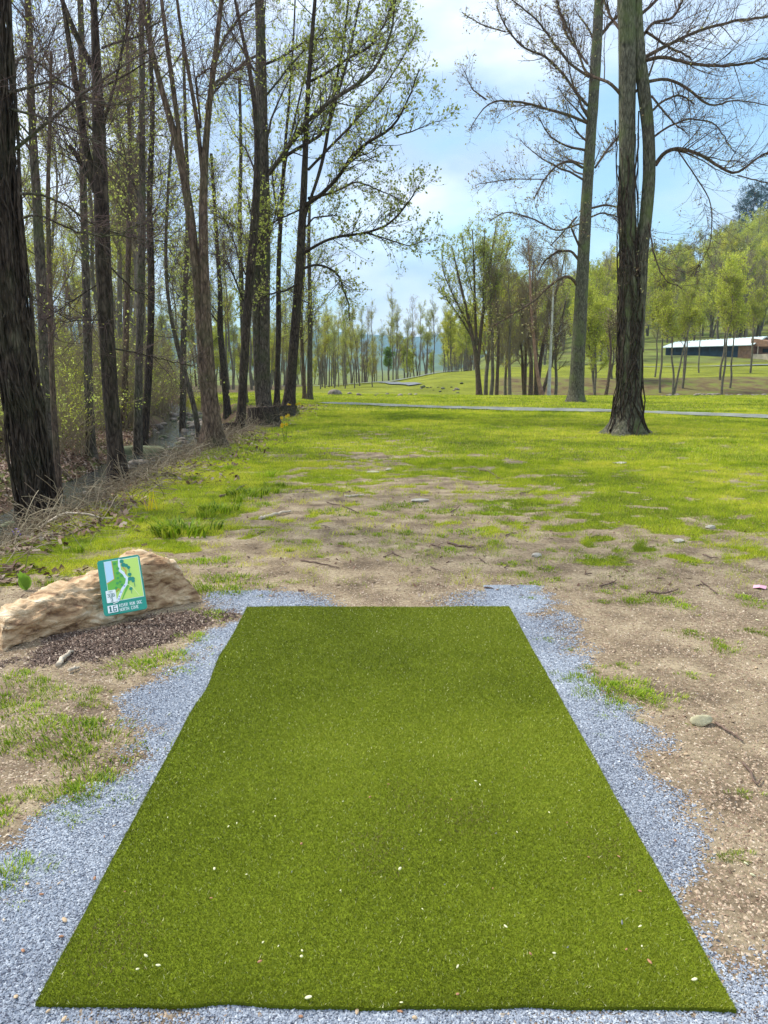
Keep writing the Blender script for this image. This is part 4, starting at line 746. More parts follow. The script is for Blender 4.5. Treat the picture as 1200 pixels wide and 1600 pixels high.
for k in range(16):
    u = rng.uniform(520, 650); Y = rng.uniform(52, 60); x, y = onY(u, Y)
    place_rock(x, y, rng.uniform(.15, .5), 'pale rock beside the brown swale in the fairway', 'rocks by the swale', int(rng.integers(0, 4)))
for k in range(14):
    u = rng.uniform(655, 722); Y = rng.uniform(76, 84); x, y = onY(u, Y)
    place_rock(x, y, rng.uniform(.25, .7), 'brown rock in the low pile below the road on the rise', 'rocks of the low pile', int(rng.integers(3, 6)))
x, y = onY(524, 56); place_rock(x, y, 1.2, 'single larger pale rock near the left end of the swale', None, 0)
# ------------------------------------------------------------------ boulder with the tee sign
def stone_mat():
    m, nt = newmat('sandstone'); L = nt.links.new
    o = nt.nodes.new('ShaderNodeOutputMaterial'); b = nt.nodes.new('ShaderNodeBsdfPrincipled'); b.inputs['Roughness'].default_value = .9; b.inputs['Specular IOR Level'].default_value = .15
    tc = nt.nodes.new('ShaderNodeTexCoord'); mp = nt.nodes.new('ShaderNodeMapping'); mp.inputs['Scale'].default_value = (1, 1.5, 3.6); mp.inputs['Rotation'].default_value = (0, .15, 0)
    n = N(nt, 'ShaderNodeTexNoise'); n.inputs['Scale'].default_value = 4.5; n.inputs['Detail'].default_value = 12; n.inputs['Roughness'].default_value = .62; n.inputs['Distortion'].default_value = .7
    n2 = N(nt, 'ShaderNodeTexNoise'); n2.inputs['Scale'].default_value = 3; n2.inputs['Detail'].default_value = 4
    n3 = N(nt, 'ShaderNodeTexNoise'); n3.inputs['Scale'].default_value = 60; n3.inputs['Detail'].default_value = 4
    L(tc.outputs['Object'], mp.inputs[0]); L(mp.outputs[0], n.inputs[0]); L(tc.outputs['Object'], n2.inputs[0]); L(tc.outputs['Object'], n3.inputs[0])
    r = ramp(nt, [(.19, .11, .065), (.46, .31, .18), (.64, .48, .30), (.78, .66, .49)], [.33, .43, .54, .66]); L(n.outputs[0], r.inputs[0])
    r2 = ramp(nt, [(.85, .78, .72), (1.15, 1.15, 1.15)], [.35, .65]); L(n2.outputs[0], r2.inputs[0])
    mu = N(nt, 'ShaderNodeMixRGB', blend_type='MULTIPLY'); mu.inputs[0].default_value = 1; L(r.outputs[0], mu.inputs[1]); L(r2.outputs[0], mu.inputs[2])
    ad = N(nt, 'ShaderNodeMath', operation='MULTIPLY_ADD'); L(n3.outputs[0], ad.inputs[0]); ad.inputs[1].default_value = .12; L(n.outputs[0], ad.inputs[2])
    bp = N(nt, 'ShaderNodeBump'); bp.inputs['Strength'].default_value = .9; bp.inputs['Distance'].default_value = .05; L(ad.outputs[0], bp.inputs['Height'])
    L(mu.outputs[0], b.inputs['Base Color']); L(bp.outputs[0], b.inputs['Normal']); L(b.outputs[0], o.inputs[0]); return m
A0 = np.array([-2.19, 4.17]); B0 = np.array([-1.29, 5.12]); ax = (B0-A0); Lr = np.hypot(*ax); ax /= Lr; dpt = np.array([-ax[1], ax[0]])
nS, nA = 150, 110; s = np.linspace(0, 1, nS); a = np.linspace(0, 2*np.pi, nA, endpoint=False)
top = np.interp(s, [0, .04, .12, .25, .4, .52, .62, .72, .80, .88, .95, 1], [.04, .15, .215, .235, .245, .27, .30, .35, .355, .33, .24, .06])
dep = np.interp(s, [0, .05, .2, .5, .8, .95, 1], [.06, .20, .30, .38, .40, .32, .10])
cs, sn = np.cos(a), np.sin(a); pwv = .72
ey = np.sign(cs)*np.abs(cs)**pwv; ez = np.sign(sn)*np.abs(sn)**pwv
yy = dep[:, None]*(.56+.5*ey[None]) ; zz = -.06+(top[:, None]+.06)*(.5+.5*ez[None])
yy = yy+(zz/.35)*.10-.04            # the front leans back
xx = s[:, None]*Lr+yy*0
P = np.stack([A0[0]+ax[0]*xx+dpt[0]*yy, A0[1]+ax[1]*xx+dpt[1]*yy, zz], -1)
cen = P.mean(1, keepdims=True); cen[..., 2] = .1; nr = P-cen; nr /= np.linalg.norm(nr, axis=2, keepdims=True)
f1 = vn(xx*1.0+zz*.7, yy+zz*1.3, 4.2, 3, 31)-.5; f2 = np.abs(vn(xx*.9+yy*.3, zz*2.6+xx*.5, 7.5, 4, 32)-.5); f3 = vn(xx+yy, zz*1.6+yy, 26, 3, 33)-.5
lay = vn(xx*.55, zz*3.4-xx*.8+yy*.5, 9, 3, 35); lay = np.round(lay*7)/7*.6+lay*.4
f4 = np.abs(vn(xx*1.3-zz, yy+zz*2, 14, 3, 37)-.5); P = P+nr*(f1*.10-f2*.09-f4*.03+f3*.016+(lay-.5)*.05)[..., None]
V = P.reshape(-1, 3); i = np.arange(nS*nA).reshape(nS, nA); j = np.roll(i, -1, 1); F = np.stack([i[:-1], j[:-1], j[1:], i[1:]], -1).reshape(-1, 4)
V = np.vstack([V, P[0].mean(0), P[-1].mean(0)]); n0 = nS*nA
caps = np.concatenate([np.stack([i[0], np.full(nA, n0), j[0]], 1), np.stack([i[-1], j[-1], np.full(nA, n0+1)], 1)])
c0 = np.array([-1.8, 4.8, 0]); bo = mesh('boulder', V-c0, [F, caps], stone_mat(), None, True, None, c0); tag(bo, 'long orange-tan boulder lying beside the tee with a sign leaning on it', 'boulder')
# sign
bc = at(197, 957, Y=4.565); tc_ = at(184.5, 871.5, Y=4.735)
upv = Vector(tc_-bc); hS = upv.length; upv.normalize()
r1 = Vector(at(231, 952, Y=4.60)-at(163, 960, Y=4.53)); wS = r1.length; r1 = (r1-upv*r1.dot(upv)).normalized(); nv = r1.cross(upv).normalized()
from mathutils import Matrix
MS = Matrix(((r1.x, upv.x, nv.x, bc[0]), (r1.y, upv.y, nv.y, bc[1]), (r1.z, upv.z, nv.z, bc[2]), (0, 0, 0, 1)))
sg = empty('tee_sign', (0, 0, 0)); sg.matrix_world = MS; tag(sg, 'teal rounded hole map sign numbered 16 leaning on the tan boulder', 'sign')
PW, PH = wS, hS
def flat(name, col, rough=.4):
    return simple('sign_'+name, col, rough, .4)
def poly(acc, pts, z):   # fan from centroid; pts in unit coords of the sign
    p = np.array(pts, float); c = p.mean(0); q = np.vstack([p, c]); V = np.stack([(q[:, 0]-.5)*PW, q[:, 1]*PH, np.full(len(q), z)], 1); n = len(p)
    acc.add(V, np.array([[k, (k+1) % n, n] for k in range(n)]))
def rrect(x0, y0, x1, y1, r, n=6):
    P = []
    for cx, cy, a0 in ((x1-r, y1-r*PW/PH, 0), (x0+r, y1-r*PW/PH, 90), (x0+r, y0+r*PW/PH, 180), (x1-r, y0+r*PW/PH, 270)):
        for k in range(n+1): t_ = math.radians(a0+90*k/n); P.append((cx+r*math.cos(t_), cy+r*PW/PH*math.sin(t_)))
    return P
rr = np.array(rrect(0, 0, 1, 1, .07)); n = len(rr)
V = np.concatenate([np.stack([(rr[:, 0]-.5)*PW, rr[:, 1]*PH, np.full(n, -.012)], 1), np.stack([(rr[:, 0]-.5)*PW, rr[:, 1]*PH, np.zeros(n)], 1), [[0, PH/2, -.012], [0, PH/2, 0]]])
Fq = np.array([[k, (k+1) % n, n+(k+1) % n, n+k] for k in range(n)]); Ft = np.array([[n+k, n+(k+1) % n, 2*n+1] for k in range(n)]+[[(k+1) % n, k, 2*n] for k in range(n)])
mesh('panel', V, [Fq, Ft], flat('teal', (.02, .30, .22)), sg)
def layer(name, col, polys, z, parent=None):
    a = Acc(); [poly(a, p, z+.00012*k) for k, p in enumerate(polys)]; return a.obj(name, flat(name, col), parent or sg, False)
mx0, my0, mx1, my1 = .165, .235, .955, .955
layer('map_border', (.70, .86, .80), [[(mx0-.012, my0-.01), (mx1+.012, my0-.01), (mx1+.012, my1+.01), (mx0-.012, my1+.01)]], .0010)
mp_ = layer('map', (.55, .78, .17), [[(mx0, my0), (mx1, my0), (mx1, my1), (mx0, my1)]], .0016)
def strp(pts, w_):
    pts = np.array(pts, float); out_ = []
    for k in range(len(pts)-1):
        d = pts[k+1]-pts[k]; d /= np.hypot(*d); q = np.array([-d[1], d[0]])*w_/2; out_.append([pts[k]-q-d*w_*.3, pts[k+1]-q+d*w_*.3, pts[k+1]+q+d*w_*.3, pts[k]+q-d*w_*.3])
    return out_
layer('woods', (.16, .50, .06), [[(.33, .955), (.50, .955), (.53, .80), (.55, .68), (.62, .60), (.60, .52), (.36, .62)], [(.36, .64), (.62, .62), (.60, .54), (.44, .42), (.36, .38), (.165, .45), (.165, .55), (.34, .62)], [(.44, .235), (.66, .56), (.70, .62), (.66, .46), (.52, .30), (.47, .235)]], .0022, mp_)
layer('pond', (.50, .72, .86), [[(.165, .575), (.335, .62), (.33, .955), (.165, .955)]], .0030, mp_)
layer('shore', (.62, .40, .07), strp([(.335, .955), (.345, .80), (.345, .625), (.165, .565)], .014)+strp([(.30, .36), (.40, .44), (.46, .40)], .02)+strp([(.56, .90), (.585, .80), (.64, .74), (.62, .68)], .03), .0034, mp_)
layer('river', (.72, .84, .90), strp([(.52, .955), (.50, .86), (.50, .76), (.57, .70), (.60, .64), (.64, .60), (.60, .50), (.50, .42), (.43, .33), (.36, .235)], .055), .0040, mp_)
layer('fairway_line', (.76, .88, .40), strp([(.62, .50), (.74, .42), (.86, .26)], .012), .0040, mp_)
td = []
def disc(cx, cy, r, n=10): return [(cx+r*math.cos(k*2*math.pi/n), cy+r*PW/PH*math.sin(k*2*math.pi/n)) for k in range(n)]
for cx, cy, r in [(.57, .92, .05), (.60, .85, .055), (.66, .83, .045), (.71, .79, .04), (.71, .66, .045), (.70, .58, .05), (.76, .57, .055), (.77, .53, .04), (.69, .40, .04)]: td.append(disc(cx, cy, r))
for cx, cy in [(.71, .74), (.72, .62), (.79, .46), (.695, .35)]: td.append([(cx-.006, cy-.04), (cx+.006, cy-.04), (cx+.006, cy+.04), (cx-.006, cy+.04)])
layer('map_tree', (.02, .26, .19), td, .0046, mp_)
layer('map_shrub', (.06, .34, .10), [disc(.40, .90, .035), (disc(.46, .80, .035)), disc(.44, .72, .035), disc(.40, .54, .035), disc(.47, .56, .03), disc(.52, .66, .035), disc(.36, .46, .03), disc(.50, .50, .03), disc(.43, .63, .03)], .0046, mp_)
layer('map_stone', (.32, .34, .62), [disc(.55, .47, .02), disc(.45, .37, .018), disc(.40, .30, .018), disc(.385, .255, .018)], .0048, mp_)
layer('number_box', (.85, .90, .88), [rrect(.105, .215, .335, .435, .02), rrect(.10, .035, .335, .165, .015)], .0052)
layer('caption_strip', (.85, .90, .88), [[(.24, .185), (.36, .205), (.36, .22), (.24, .2)]], .0020)
GLY = {'R': '11110 10001 10001 11110 10100 10010 10001', 'I': '11111 00100 00100 00100 00100 00100 11111', 'V': '10001 10001 10001 10001 01010 01010 00100', 'E': '11111 10000 10000 11110 10000 10000 11111',
       'U': '10001 10001 10001 10001 10001 10001 01110', 'N': '10001 11001 11001 10101 10011 10011 10001', 'D': '11110 10001 10001 10001 10001 10001 11110', 'G': '01111 10000 10000 10111 10001 10001 01111',
       'C': '01111 10000 10000 10000 10000 10000 01111', 'O': '01110 10001 10001 10001 10001 10001 01110', 'T': '11111 00100 00100 00100 00100 00100 00100', 'H': '10001 10001 10001 11111 10001 10001 10001',
       'F': '11111 10000 10000 11110 10000 10000 10000', 'P': '11110 10001 10001 11110 10000 10000 10000', 'A': '01110 10001 10001 11111 10001 10001 10001',
       '1': '01100 11100 01100 01100 01100 01100 11110', '6': '11111 10000 10000 11111 10001 10001 11111', '3': '11111 00001 00001 01111 00001 00001 11111'}
def text(body, x, y, h, col, name, z=.0060, sx=1.0, bold=0):
    a = Acc(); n = len(body); cw = sx/(n*6-1); ch = h*.8/7; g = cw*.12
    for k, c_ in enumerate(body):
        for r_, row_ in enumerate(GLY.get(c_, '').split()):
            q = 0
            while q < 5:
                if row_[q] == '1':
                    e = q
                    while e < 5 and row_[e] == '1': e += 1
                    X0 = x-sx/2+(k*6+q)*cw-g; X1 = x-sx/2+(k*6+e)*cw+g; Y1 = y+h*.4-r_*ch; poly(a, [(X0, Y1-ch), (X1, Y1-ch), (X1, Y1), (X0, Y1)], z); q = e
                else: q += 1
    return a.obj(name, col, sg, False)
tl = flat('ink', (.02, .16, .15)); wt = flat('white', (.85, .92, .88))
text('16', .218, .10, .125, tl, 'hole_number', sx=.17); text('336', .22, .345, .075, tl, 'distance_number', bold=.0012, sx=.17); text('3', .22, .255, .07, tl, 'par_number', bold=.001, sx=.05)
text('FEET', .22, .408, .03, tl, 'distance_word', sx=.09); text('PAR', .22, .300, .028, tl, 'par_word', sx=.06)
text('RIVER RUN DGC', .632, .140, .070, wt, 'course_name', .0014, .53, .0008); text('NORTH COVE', .585, .065, .070, wt, 'place_name', .0014, .43, .0008)
# ------------------------------------------------------------------ tee mat
c = np.array(mat_c); nu, nv_ = 90, 160; U, Vv = np.meshgrid(np.linspace(0, 1, nu), np.linspace(0, 1, nv_))
def matpt(U, Vv):
    l = c[0]*(1-Vv)[..., None]+c[3]*Vv[..., None]; r = c[1]*(1-Vv)[..., None]+c[2]*Vv[..., None]; p = l*(1-U)[..., None]+r*U[..., None]
    e = np.where(U < .02, 1, 0)
    dent = -.075*np.exp(-((Vv-.60)/.05)**2)+.05*np.exp(-((Vv-.73)/.03)**2)
    p[..., 0] += (np.clip(.06-U, 0, .06)/.06)*(dent*-1*.22+.005*(vn(Vv, Vv*0, 9, 3, 51)-.5))+(np.clip(U-.95, 0, .05)/.05)*.006*(vn(Vv, Vv*0, 8, 3, 52)-.5)
    p[..., 1] += (np.clip(.04-Vv, 0, .04)/.04)*.03*(vn(U, U*0, 7, 3, 53)-.5)+(np.clip(Vv-.97, 0, .03)/.03)*.02*(vn(U, U*0, 9, 2, 54)-.5)
    p[..., 2] = .012+.004*(vn(p[..., 0], p[..., 1], 2.2, 3, 55)-.5)+terrain(p[..., 0], p[..., 1]).clip(-.02, .05)
    return p
Pm = matpt(U, Vv); i = np.arange(nu*nv_).reshape(nv_, nu); F = np.stack([i[:-1, :-1], i[:-1, 1:], i[1:, 1:], i[1:, :-1]], -1).reshape(-1, 4)
edge_ = np.concatenate([i[0, :], i[1:, -1], i[-1, :-1][::-1], i[1:-1, 0][::-1]]); low = Pm.reshape(-1, 3)[edge_]-np.array([0, 0, .03]); e2 = np.arange(len(edge_))+nu*nv_
Fs = np.stack([edge_, e2, np.roll(e2, -1), np.roll(edge_, -1)], 1)
tm = simple('turf_back', (.14, .18, .010), .9, .1, 240, .5)
mt = empty('tee_mat', (0, 3.3, .0)); tag(mt, 'large green artificial turf tee mat laid flat on blue-grey gravel', 'turf mat')
off = np.array([0, 3.3, 0]); mesh('backing', np.vstack([Pm.reshape(-1, 3), low])-off, np.vstack([F, Fs[:, ::-1]]), tm, mt, True)
def blades(base, h, w_, lean, r, colr, bend=False):
    n = len(base); a = r.random(n)*6.28; d = np.stack([np.cos(a), np.sin(a), np.zeros(n)], 1); a2 = r.random(n)*6.28
    tip = base+np.stack([np.cos(a2)*lean*h, np.sin(a2)*lean*h, h], 1); V = np.stack([base-d*w_[:, None]/2, base+d*w_[:, None]/2, tip], 1).reshape(-1, 3)
    return V, np.arange(n*3).reshape(-1, 3), np.repeat(colr, 3)
nB = 640000; u = rng.random(nB); v = rng.random(nB)**1.25; bp_ = matpt(u, v)
st = vn(bp_[:, 0], bp_[:, 1], 3.2, 4, 56); st2 = vn(bp_[:, 0]+9, bp_[:, 1], 1.1, 3, 57)
col = np.clip(.20+.55*rng.random(nB)+.4*(st2-.5)+.3*(st-.5), 0, .93); spark = rng.random(nB) < .012; col[spark] = 1
V, F, A = blades(bp_-off, rng.uniform(.004, .0095, nB), rng.uniform(.0011, .0021, nB)*(1+.9*v), rng.uniform(.3, 1.3, nB), rng, col)
tf = mesh('turf_pile', V, F, M['turf'], mt, False, {'rnd': A}); tf['kind'] = 'stuff'
ns = 2600; cx = np.array([at(590, 1335, z=0), at(650, 1250, z=0), at(955, 1345, z=0), at(730, 1285, z=0), at(180, 1480, z=0)]); k = rng.integers(0, 5, ns)
q = cx[k]-off+np.concatenate([rng.normal(size=(ns, 2))*np.array([.07, .08]), np.zeros((ns, 1))], 1); q[:, 2] = .014
V, F, A = blades(q, rng.uniform(.005, .012, ns), np.full(ns, .0018), rng.uniform(.3, 1.4, ns), rng, rng.random(ns)*.5)
st_ = mesh('brown_stain', V, F, M['litter'], mt, False, {'rnd': A}); st_['kind'] = 'stuff'
# bits lying about
def bits(n, region, size, r, flatv=.45, jitter=.35):
    """n little faceted stones"""
    O = np.array([[1, 0, 0], [0, 1, 0], [-1, 0, 0], [0, -1, 0], [0, 0, 1], [0, 0, -1.]]); Fo = np.array([[0, 1, 4], [1, 2, 4], [2, 3, 4], [3, 0, 4], [1, 0, 5], [2, 1, 5], [3, 2, 5], [0, 3, 5]])
    V = O[None]*(size[:, None, None]*np.stack([np.ones(n), r.uniform(.5, 1, n), flatv*r.uniform(.6, 1.3, n)], 1)[:, None])*(1+jitter*r.normal(size=(n, 6, 1)))
    a = r.random(n)*6.28; c_, s_ = np.cos(a)[:, None], np.sin(a)[:, None]; tl_ = r.normal(size=(n, 1))*.3
    X = V[..., 0]*c_-V[..., 1]*s_; Y = V[..., 0]*s_+V[..., 1]*c_; Z = V[..., 2]+tl_*V[..., 0]
    V = np.stack([X, Y, Z], -1)+region[:, None]; F = Fo[None]+(np.arange(n)*6)[:, None, None]; return V.reshape(-1, 3), F.reshape(-1, 3)
def scatter(n, xr, yr, dens, r, power=1.0, chunk=4):
    X = r.uniform(xr[0], xr[1], n*chunk); Y = yr[0]+(yr[1]-yr[0])*r.random(n*chunk)**power; d = dens(X, Y); k = r.random(n*chunk) < d; X, Y = X[k][:n], Y[k][:n]
    return np.stack([X, Y, terrain(X, Y)], 1)
def inview(X, Y, m=.12): return np.abs(X) < (.5+m)*1.03*Y+.25
gp = scatter(175000, (-2.6, 2.6), (1.3, 5.6), lambda X, Y: (ss(.02, .7, masks(X, Y)[0]))*(np.max(matcoord(X, Y), axis=0) > -.01)*inview(X, Y), rng, 1.35, 9)
gp[:, 2] += .002; V, F = bits(len(gp), gp, rng.uniform(.0022, .0058, len(gp))*(.85+.09*gp[:, 1]), rng); A = np.repeat(np.clip(rng.normal(.5, .22, len(gp))+.35*(vn(gp[:, 0], gp[:, 1], 3, 3, 61)-.5), 0, 1), 6)
tag(mesh('gravel', V, F, M['gravel'], None, False, {'rnd': A}), 'blue-grey crushed gravel spread round the edge of the tee mat', 'gravel', kind='stuff')
def gden(X, Y):
    g, gr, wd, mu, _, _ = masks(X, Y); near = np.maximum(ss(7.2, 4.5, Y), .12*ss(12, 7, Y)); return (1-g)*(1-.8*gr)*(1-wd)*near*inview(X, Y)*(.25+1.1*vn(X, Y, 1.6, 3, 62))*(np.max(matcoord(X, Y), axis=0) > 0)
gp = scatter(90000, (-5, 5), (1.3, 9), gden, rng, 1.6, 8); V, F = bits(len(gp), gp, np.abs(rng.normal(.0035, .0022, len(gp)))+.0015, rng); A = np.repeat(rng.random(len(gp)), 6)
tag(mesh('grit', V, F, M['grit'], None, False, {'rnd': A}), 'fine tan grit and pebbles scattered over the bare dirt', 'grit', kind='stuff')
def flakes(n, P, L_, W_, r, tilt=.35):
    a = r.random(n)*6.28; d = np.stack([np.cos(a), np.sin(a), r.normal(size=n)*tilt], 1); q = np.stack([-np.sin(a), np.cos(a), r.normal(size=n)*tilt], 1)
    P = P+np.array([0, 0, .004]); V = np.stack([P-d*L_[:, None]/2-q*W_[:, None]/3, P+d*L_[:, None]/2-q*W_[:, None]/2, P+d*L_[:, None]*.45+q*W_[:, None]/2, P-d*L_[:, None]/2+q*W_[:, None]/2], 1)
    return V.reshape(-1, 3), np.arange(n*4).reshape(-1, 4)
mp2 = scatter(15000, (-3.2, -.9), (3.6, 5.4), lambda X, Y: masks(X, Y)[3], rng, 1, 12); n = len(mp2); V, F = flakes(n, mp2, rng.uniform(.006, .028, n), rng.uniform(.002, .008, n), rng, .45)
tag(mesh('mulch', V, F, M['chips'], None, False, {'rnd': np.repeat(rng.random(n), 4)}), 'dark shredded bark mulch in front of the boulder', 'mulch', kind='stuff')
# leaf litter and dead stalks on the creek bank
lp = scatter(42000, (-14, -1.8), (5.5, 32), lambda X, Y: np.maximum(masks(X, Y)[2], .55*ss(-1.9, -3.2, X)*ss(.45, .62, vn(X, Y, 1.4, 3, 72)))*inview(X, Y, .15)*(terrain(X, Y) > -.95), rng, 1.3, 6); n = len(lp); lp[:, 2] += rng.random(n)*.03; V, F = flakes(n, lp, rng.uniform(.03, .09, n), rng.uniform(.02, .05, n), rng, .5)
tag(mesh('leaf_litter', V, F, M['litter'], None, False, {'rnd': np.repeat(rng.random(n), 4)}), 'brown fallen leaves covering the creek bank and woodland floor', 'leaf litter', kind='stuff')
dp = scatter(9000, (-5.2, -2.3), (5.6, 27), lambda X, Y: np.exp(-((X+3.65+.3*vn(Y, Y*0, .8, 2, 71))/.55)**2)*inview(X, Y, .15), rng, 1.3, 8); n = len(dp); K = 6
d = np.concatenate([rng.normal(size=(n, 2))*.8, np.full((n, 1), .75)], 1); p = dp-np.array([0, 0, .02]); pt = [p]; Ls = rng.uniform(.15, .7, n)
for k in range(K-1): d = d+rng.normal(size=(n, 3))*.22-np.array([0, 0, .22]); d /= np.linalg.norm(d, axis=1, keepdims=True); p = p+d*(Ls/(K-1))[:, None]; p[:, 2] = np.maximum(p[:, 2], dp[:, 2]+.005); pt.append(p)
V, F = tubes(np.stack(pt, 1), np.repeat(rng.uniform(.0015, .0045, n)[:, None], K, 1), 3)
tag(mesh('dead_stalks', V, F, M['deadgrass'], None, True, {'rnd': np.repeat(rng.random(n), K*3)}), 'tangle of dry dead stalks and vines along the lip of the creek bank', 'dead stalks', kind='stuff')
fl = scatter(5200, (-9, 12), (5.2, 24), lambda X, Y: inview(X, Y, .1)*.6*(np.max(matcoord(X, Y), axis=0) > .1)*(masks(X, Y)[2] < .3), rng, 1.1, 8); n = len(fl); fl[:, 2] += .004
V, F = flakes(n, fl, rng.uniform(.015, .05, n), rng.uniform(.006, .02, n), rng, .25); tag(mesh('fallen_leaves', V, F, M['litter'], None, False, {'rnd': np.repeat(rng.random(n), 4)}), 'scattered brown leaf bits over the dirt and lawn', 'fallen leaves', kind='stuff')
# ------------------------------------------------------------------ grass
def grassden(X, Y):
    g, gr, wd, mu, _, _ = masks(X, Y); fine = vn(X, Y, 9, 2, 81); pth = np.abs(Y-path_y(X)) < 1.0
    clump = np.where(gr < .95, ss(.40, .56, gr*.55+.45*fine+.05), 1)
    clump = np.maximum(clump, 0); weeds = .34*ss(.50, .60, vn(X, Y, 6, 2, 86))*ss(5.0, 6.2, Y)*ss(14, 9, Y)*(1-g)
    mossy = .45*ss(.52, .6, vn(X, Y, .55, 3, 84))
    return np.clip((gr*clump+weeds)*(1-wd)+wd*mossy*.6, 0, 1)*inview(X, Y, .1)*(~((pth & (X > -3)))) * (terrain(X, Y) > -.9)
parts = []
for n, yr, hs, ws, pw_ in ((95000, (1.5, 7), (.018, .045), (.0022, .0042), .8), (190000, (6.5, 13), (.02, .055), (.003, .006), 1.0), (210000, (12.5, 28), (.03, .07), (.006, .012), 1.0), (120000, (27, 62), (.04, .09), (.016, .03), 1.1)):
    p = scatter(n, (-yr[1]*.64, yr[1]*.64), yr, grassden, rng, pw_, 4); m = len(p); p[:, 2] -= .004
    n1 = vn(p[:, 0], p[:, 1], .8, 3, 82); n2 = vn(p[:, 0], p[:, 1], 5, 2, 83)
    parts.append(blades(p, rng.uniform(*hs, m)*(.6+.8*n2), rng.uniform(*ws, m), rng.uniform(.2, 1.2, m), rng, np.clip(.6*rng.random(m)+1.3*(n1-.5)+.9*(n2-.5)+.22, 0, 1)))
V = np.concatenate([a for a, _, _ in parts]); o_ = np.cumsum([0]+[len(a) for a, _, _ in parts]); F = np.concatenate([f+o_[k] for k, (_, f, _) in enumerate(parts)]); A = np.concatenate([a for _, _, a in parts])
tag(mesh('grass', V, F, M['grass'], None, False, {'rnd': A}), 'thin yellow-green spring grass over the worn fairway', 'grass', kind='stuff')
def tuft(name, nb_, h, rad, seed, mat='grass_tuft'):
    r = np.random.default_rng(seed); P = np.concatenate([r.normal(size=(nb_, 2))*rad*.6, np.zeros((nb_, 1))-.004], 1); sub = r.normal(size=(7, 2))*rad*.8; P[:, :2] = np.where(r.random((nb_, 1)) < .6, sub[r.integers(0, 7, nb_)]+r.normal(size=(nb_, 2))*rad*.22, P[:, :2]); n = nb_; a = np.arctan2(P[:, 1], P[:, 0])+r.normal(size=n)*.6; out_ = np.stack([np.cos(a), np.sin(a), np.zeros(n)], 1); q = np.stack([-np.sin(a), np.cos(a), np.zeros(n)], 1)
    hh = h*r.uniform(.5, 1.1, n)[:, None]; w_ = r.uniform(.0018, .0035, n)[:, None]*(1+2*(h > .1)); mid = P+out_*hh*.25+np.array([0, 0, 1])*hh*.65; tip = P+out_*hh*.75+np.array([0, 0, 1])*hh
    V = np.stack([P-q*w_, P+q*w_, mid-q*w_*.8, mid+q*w_*.8, tip], 1).reshape(-1, 3); b = np.arange(n)[:, None]*5
    return mesh(name, V, [np.concatenate([b, b+1, b+3, b+2], 1), np.concatenate([b+2, b+3, b+4], 1)], M[mat], None, False, {'rnd': np.repeat(r.random(n), 5)}, (0, -50, 0))
TF = [tuft('grass_tuft', 260, .038, .12, 400), tuft('grass_tuft', 130, .036, .07, 401), tuft('grass_tuft', 360, .04, .17, 402), tuft('grass_tuft', 240, .04, .14, 405, 'grass'), tuft('grass_tussock', 260, .13, .14, 403), tuft('grass_tussock', 160, .10, .11, 404)]
tu = set()
def place_tuft(k, u, v, s, label, group, cat='grass tuft'):
    b = at(u, v, z=0); b = at(u, v, z=tz(b[0], b[1])); o = TF[k] if k not in tu else TF[k].copy()
    if k in tu: C.objects.link(o)
    tu.add(k); o.location = (b[0], b[1], tz(b[0], b[1])); o.scale = (s*rng.uniform(.9, 1.5), s*rng.uniform(.7, 1.1), s); o.rotation_euler = (0, 0, rng.uniform(-.5, .5)); tag(o, label+(', '+('among those nearest the camera' if v > 1200 else 'midway along the mat' if v > 1040 else 'near the far end of the mat') if group in (G1, G2) else ''), cat, group)
G1 = 'grass tufts left of the mat'; G2 = 'grass tufts right of the mat'
L1_ = 'small grass tuft in dirt left of the mat'; G1 = 'grass tufts left of the mat'
for u, v, k, s in [(130, 1150, 0, 1.2), (150, 1165, 2, 1), (115, 1185, 0, .9), (140, 1130, 1, .8), (140, 1095, 1, .9), (150, 1078, 1, .8), (50, 1150, 2, .9), (80, 1135, 0, .8), (15, 1165, 1, .9), (60, 1075, 0, 1), (90, 1083, 2, .8), (20, 1110, 2, 1), (45, 1112, 0, .8), (25, 1062, 0, .9), (10, 1090, 1, 1),
                   (130, 1235, 0, 1.1), (150, 1228, 2, .9), (105, 1248, 0, .9), (12, 1368, 0, .9), (2, 1375, 1, .9), (250, 1035, 2, 1), (270, 1028, 0, .9), (225, 1042, 0, .9), (190, 1055, 1, .9), (330, 962, 0, .9), (305, 1000, 0, .9), (340, 965, 1, .6), (50, 1240, 1, .7), (10, 1255, 1, .9), (55, 1185, 1, .6), (100, 1275, 1, .4), (118, 1278, 1, .4), (8, 1275, 1, .8), (82, 1340, 1, .3)]:
    place_tuft(k, u, v, s*.72, L1_, G1)
L2_ = 'small grass tuft in dirt right of the mat'; G2 = 'grass tufts right of the mat'
for u, v, k, s in [(940, 1075, 2, 1), (965, 1080, 0, 1), (980, 1072, 2, .9), (995, 1090, 0, .8), (1015, 1090, 0, .8), (1025, 1100, 1, .8), (960, 1105, 0, .8), (900, 1062, 0, .8), (920, 1045, 1, .8), (885, 1063, 1, .6), (970, 1040, 1, .8), (1080, 1055, 1, .7), (945, 1120, 1, .4), (855, 1000, 1, .6), (890, 1015, 1, .4), (830, 935, 1, .6),
                   (1010, 935, 2, .9), (990, 942, 0, .9), (1045, 940, 0, .9), (1065, 950, 0, .9), (1080, 992, 0, .8), (1135, 1018, 0, .9), (1120, 1002, 1, .8), (1160, 1240, 1, .6), (1130, 1340, 1, .6), (1150, 1338, 1, .6), (1185, 945, 2, .8), (1170, 985, 1, .8), (1190, 990, 1, .8), (945, 925, 1, .8), (940, 940, 1, .7), (975, 918, 1, .8), (1160, 935, 0, .8), (940, 1150, 1, .3), (1072, 1132, 1, .2)]:
    place_tuft(k, u, v, s*.68, L2_, G2)
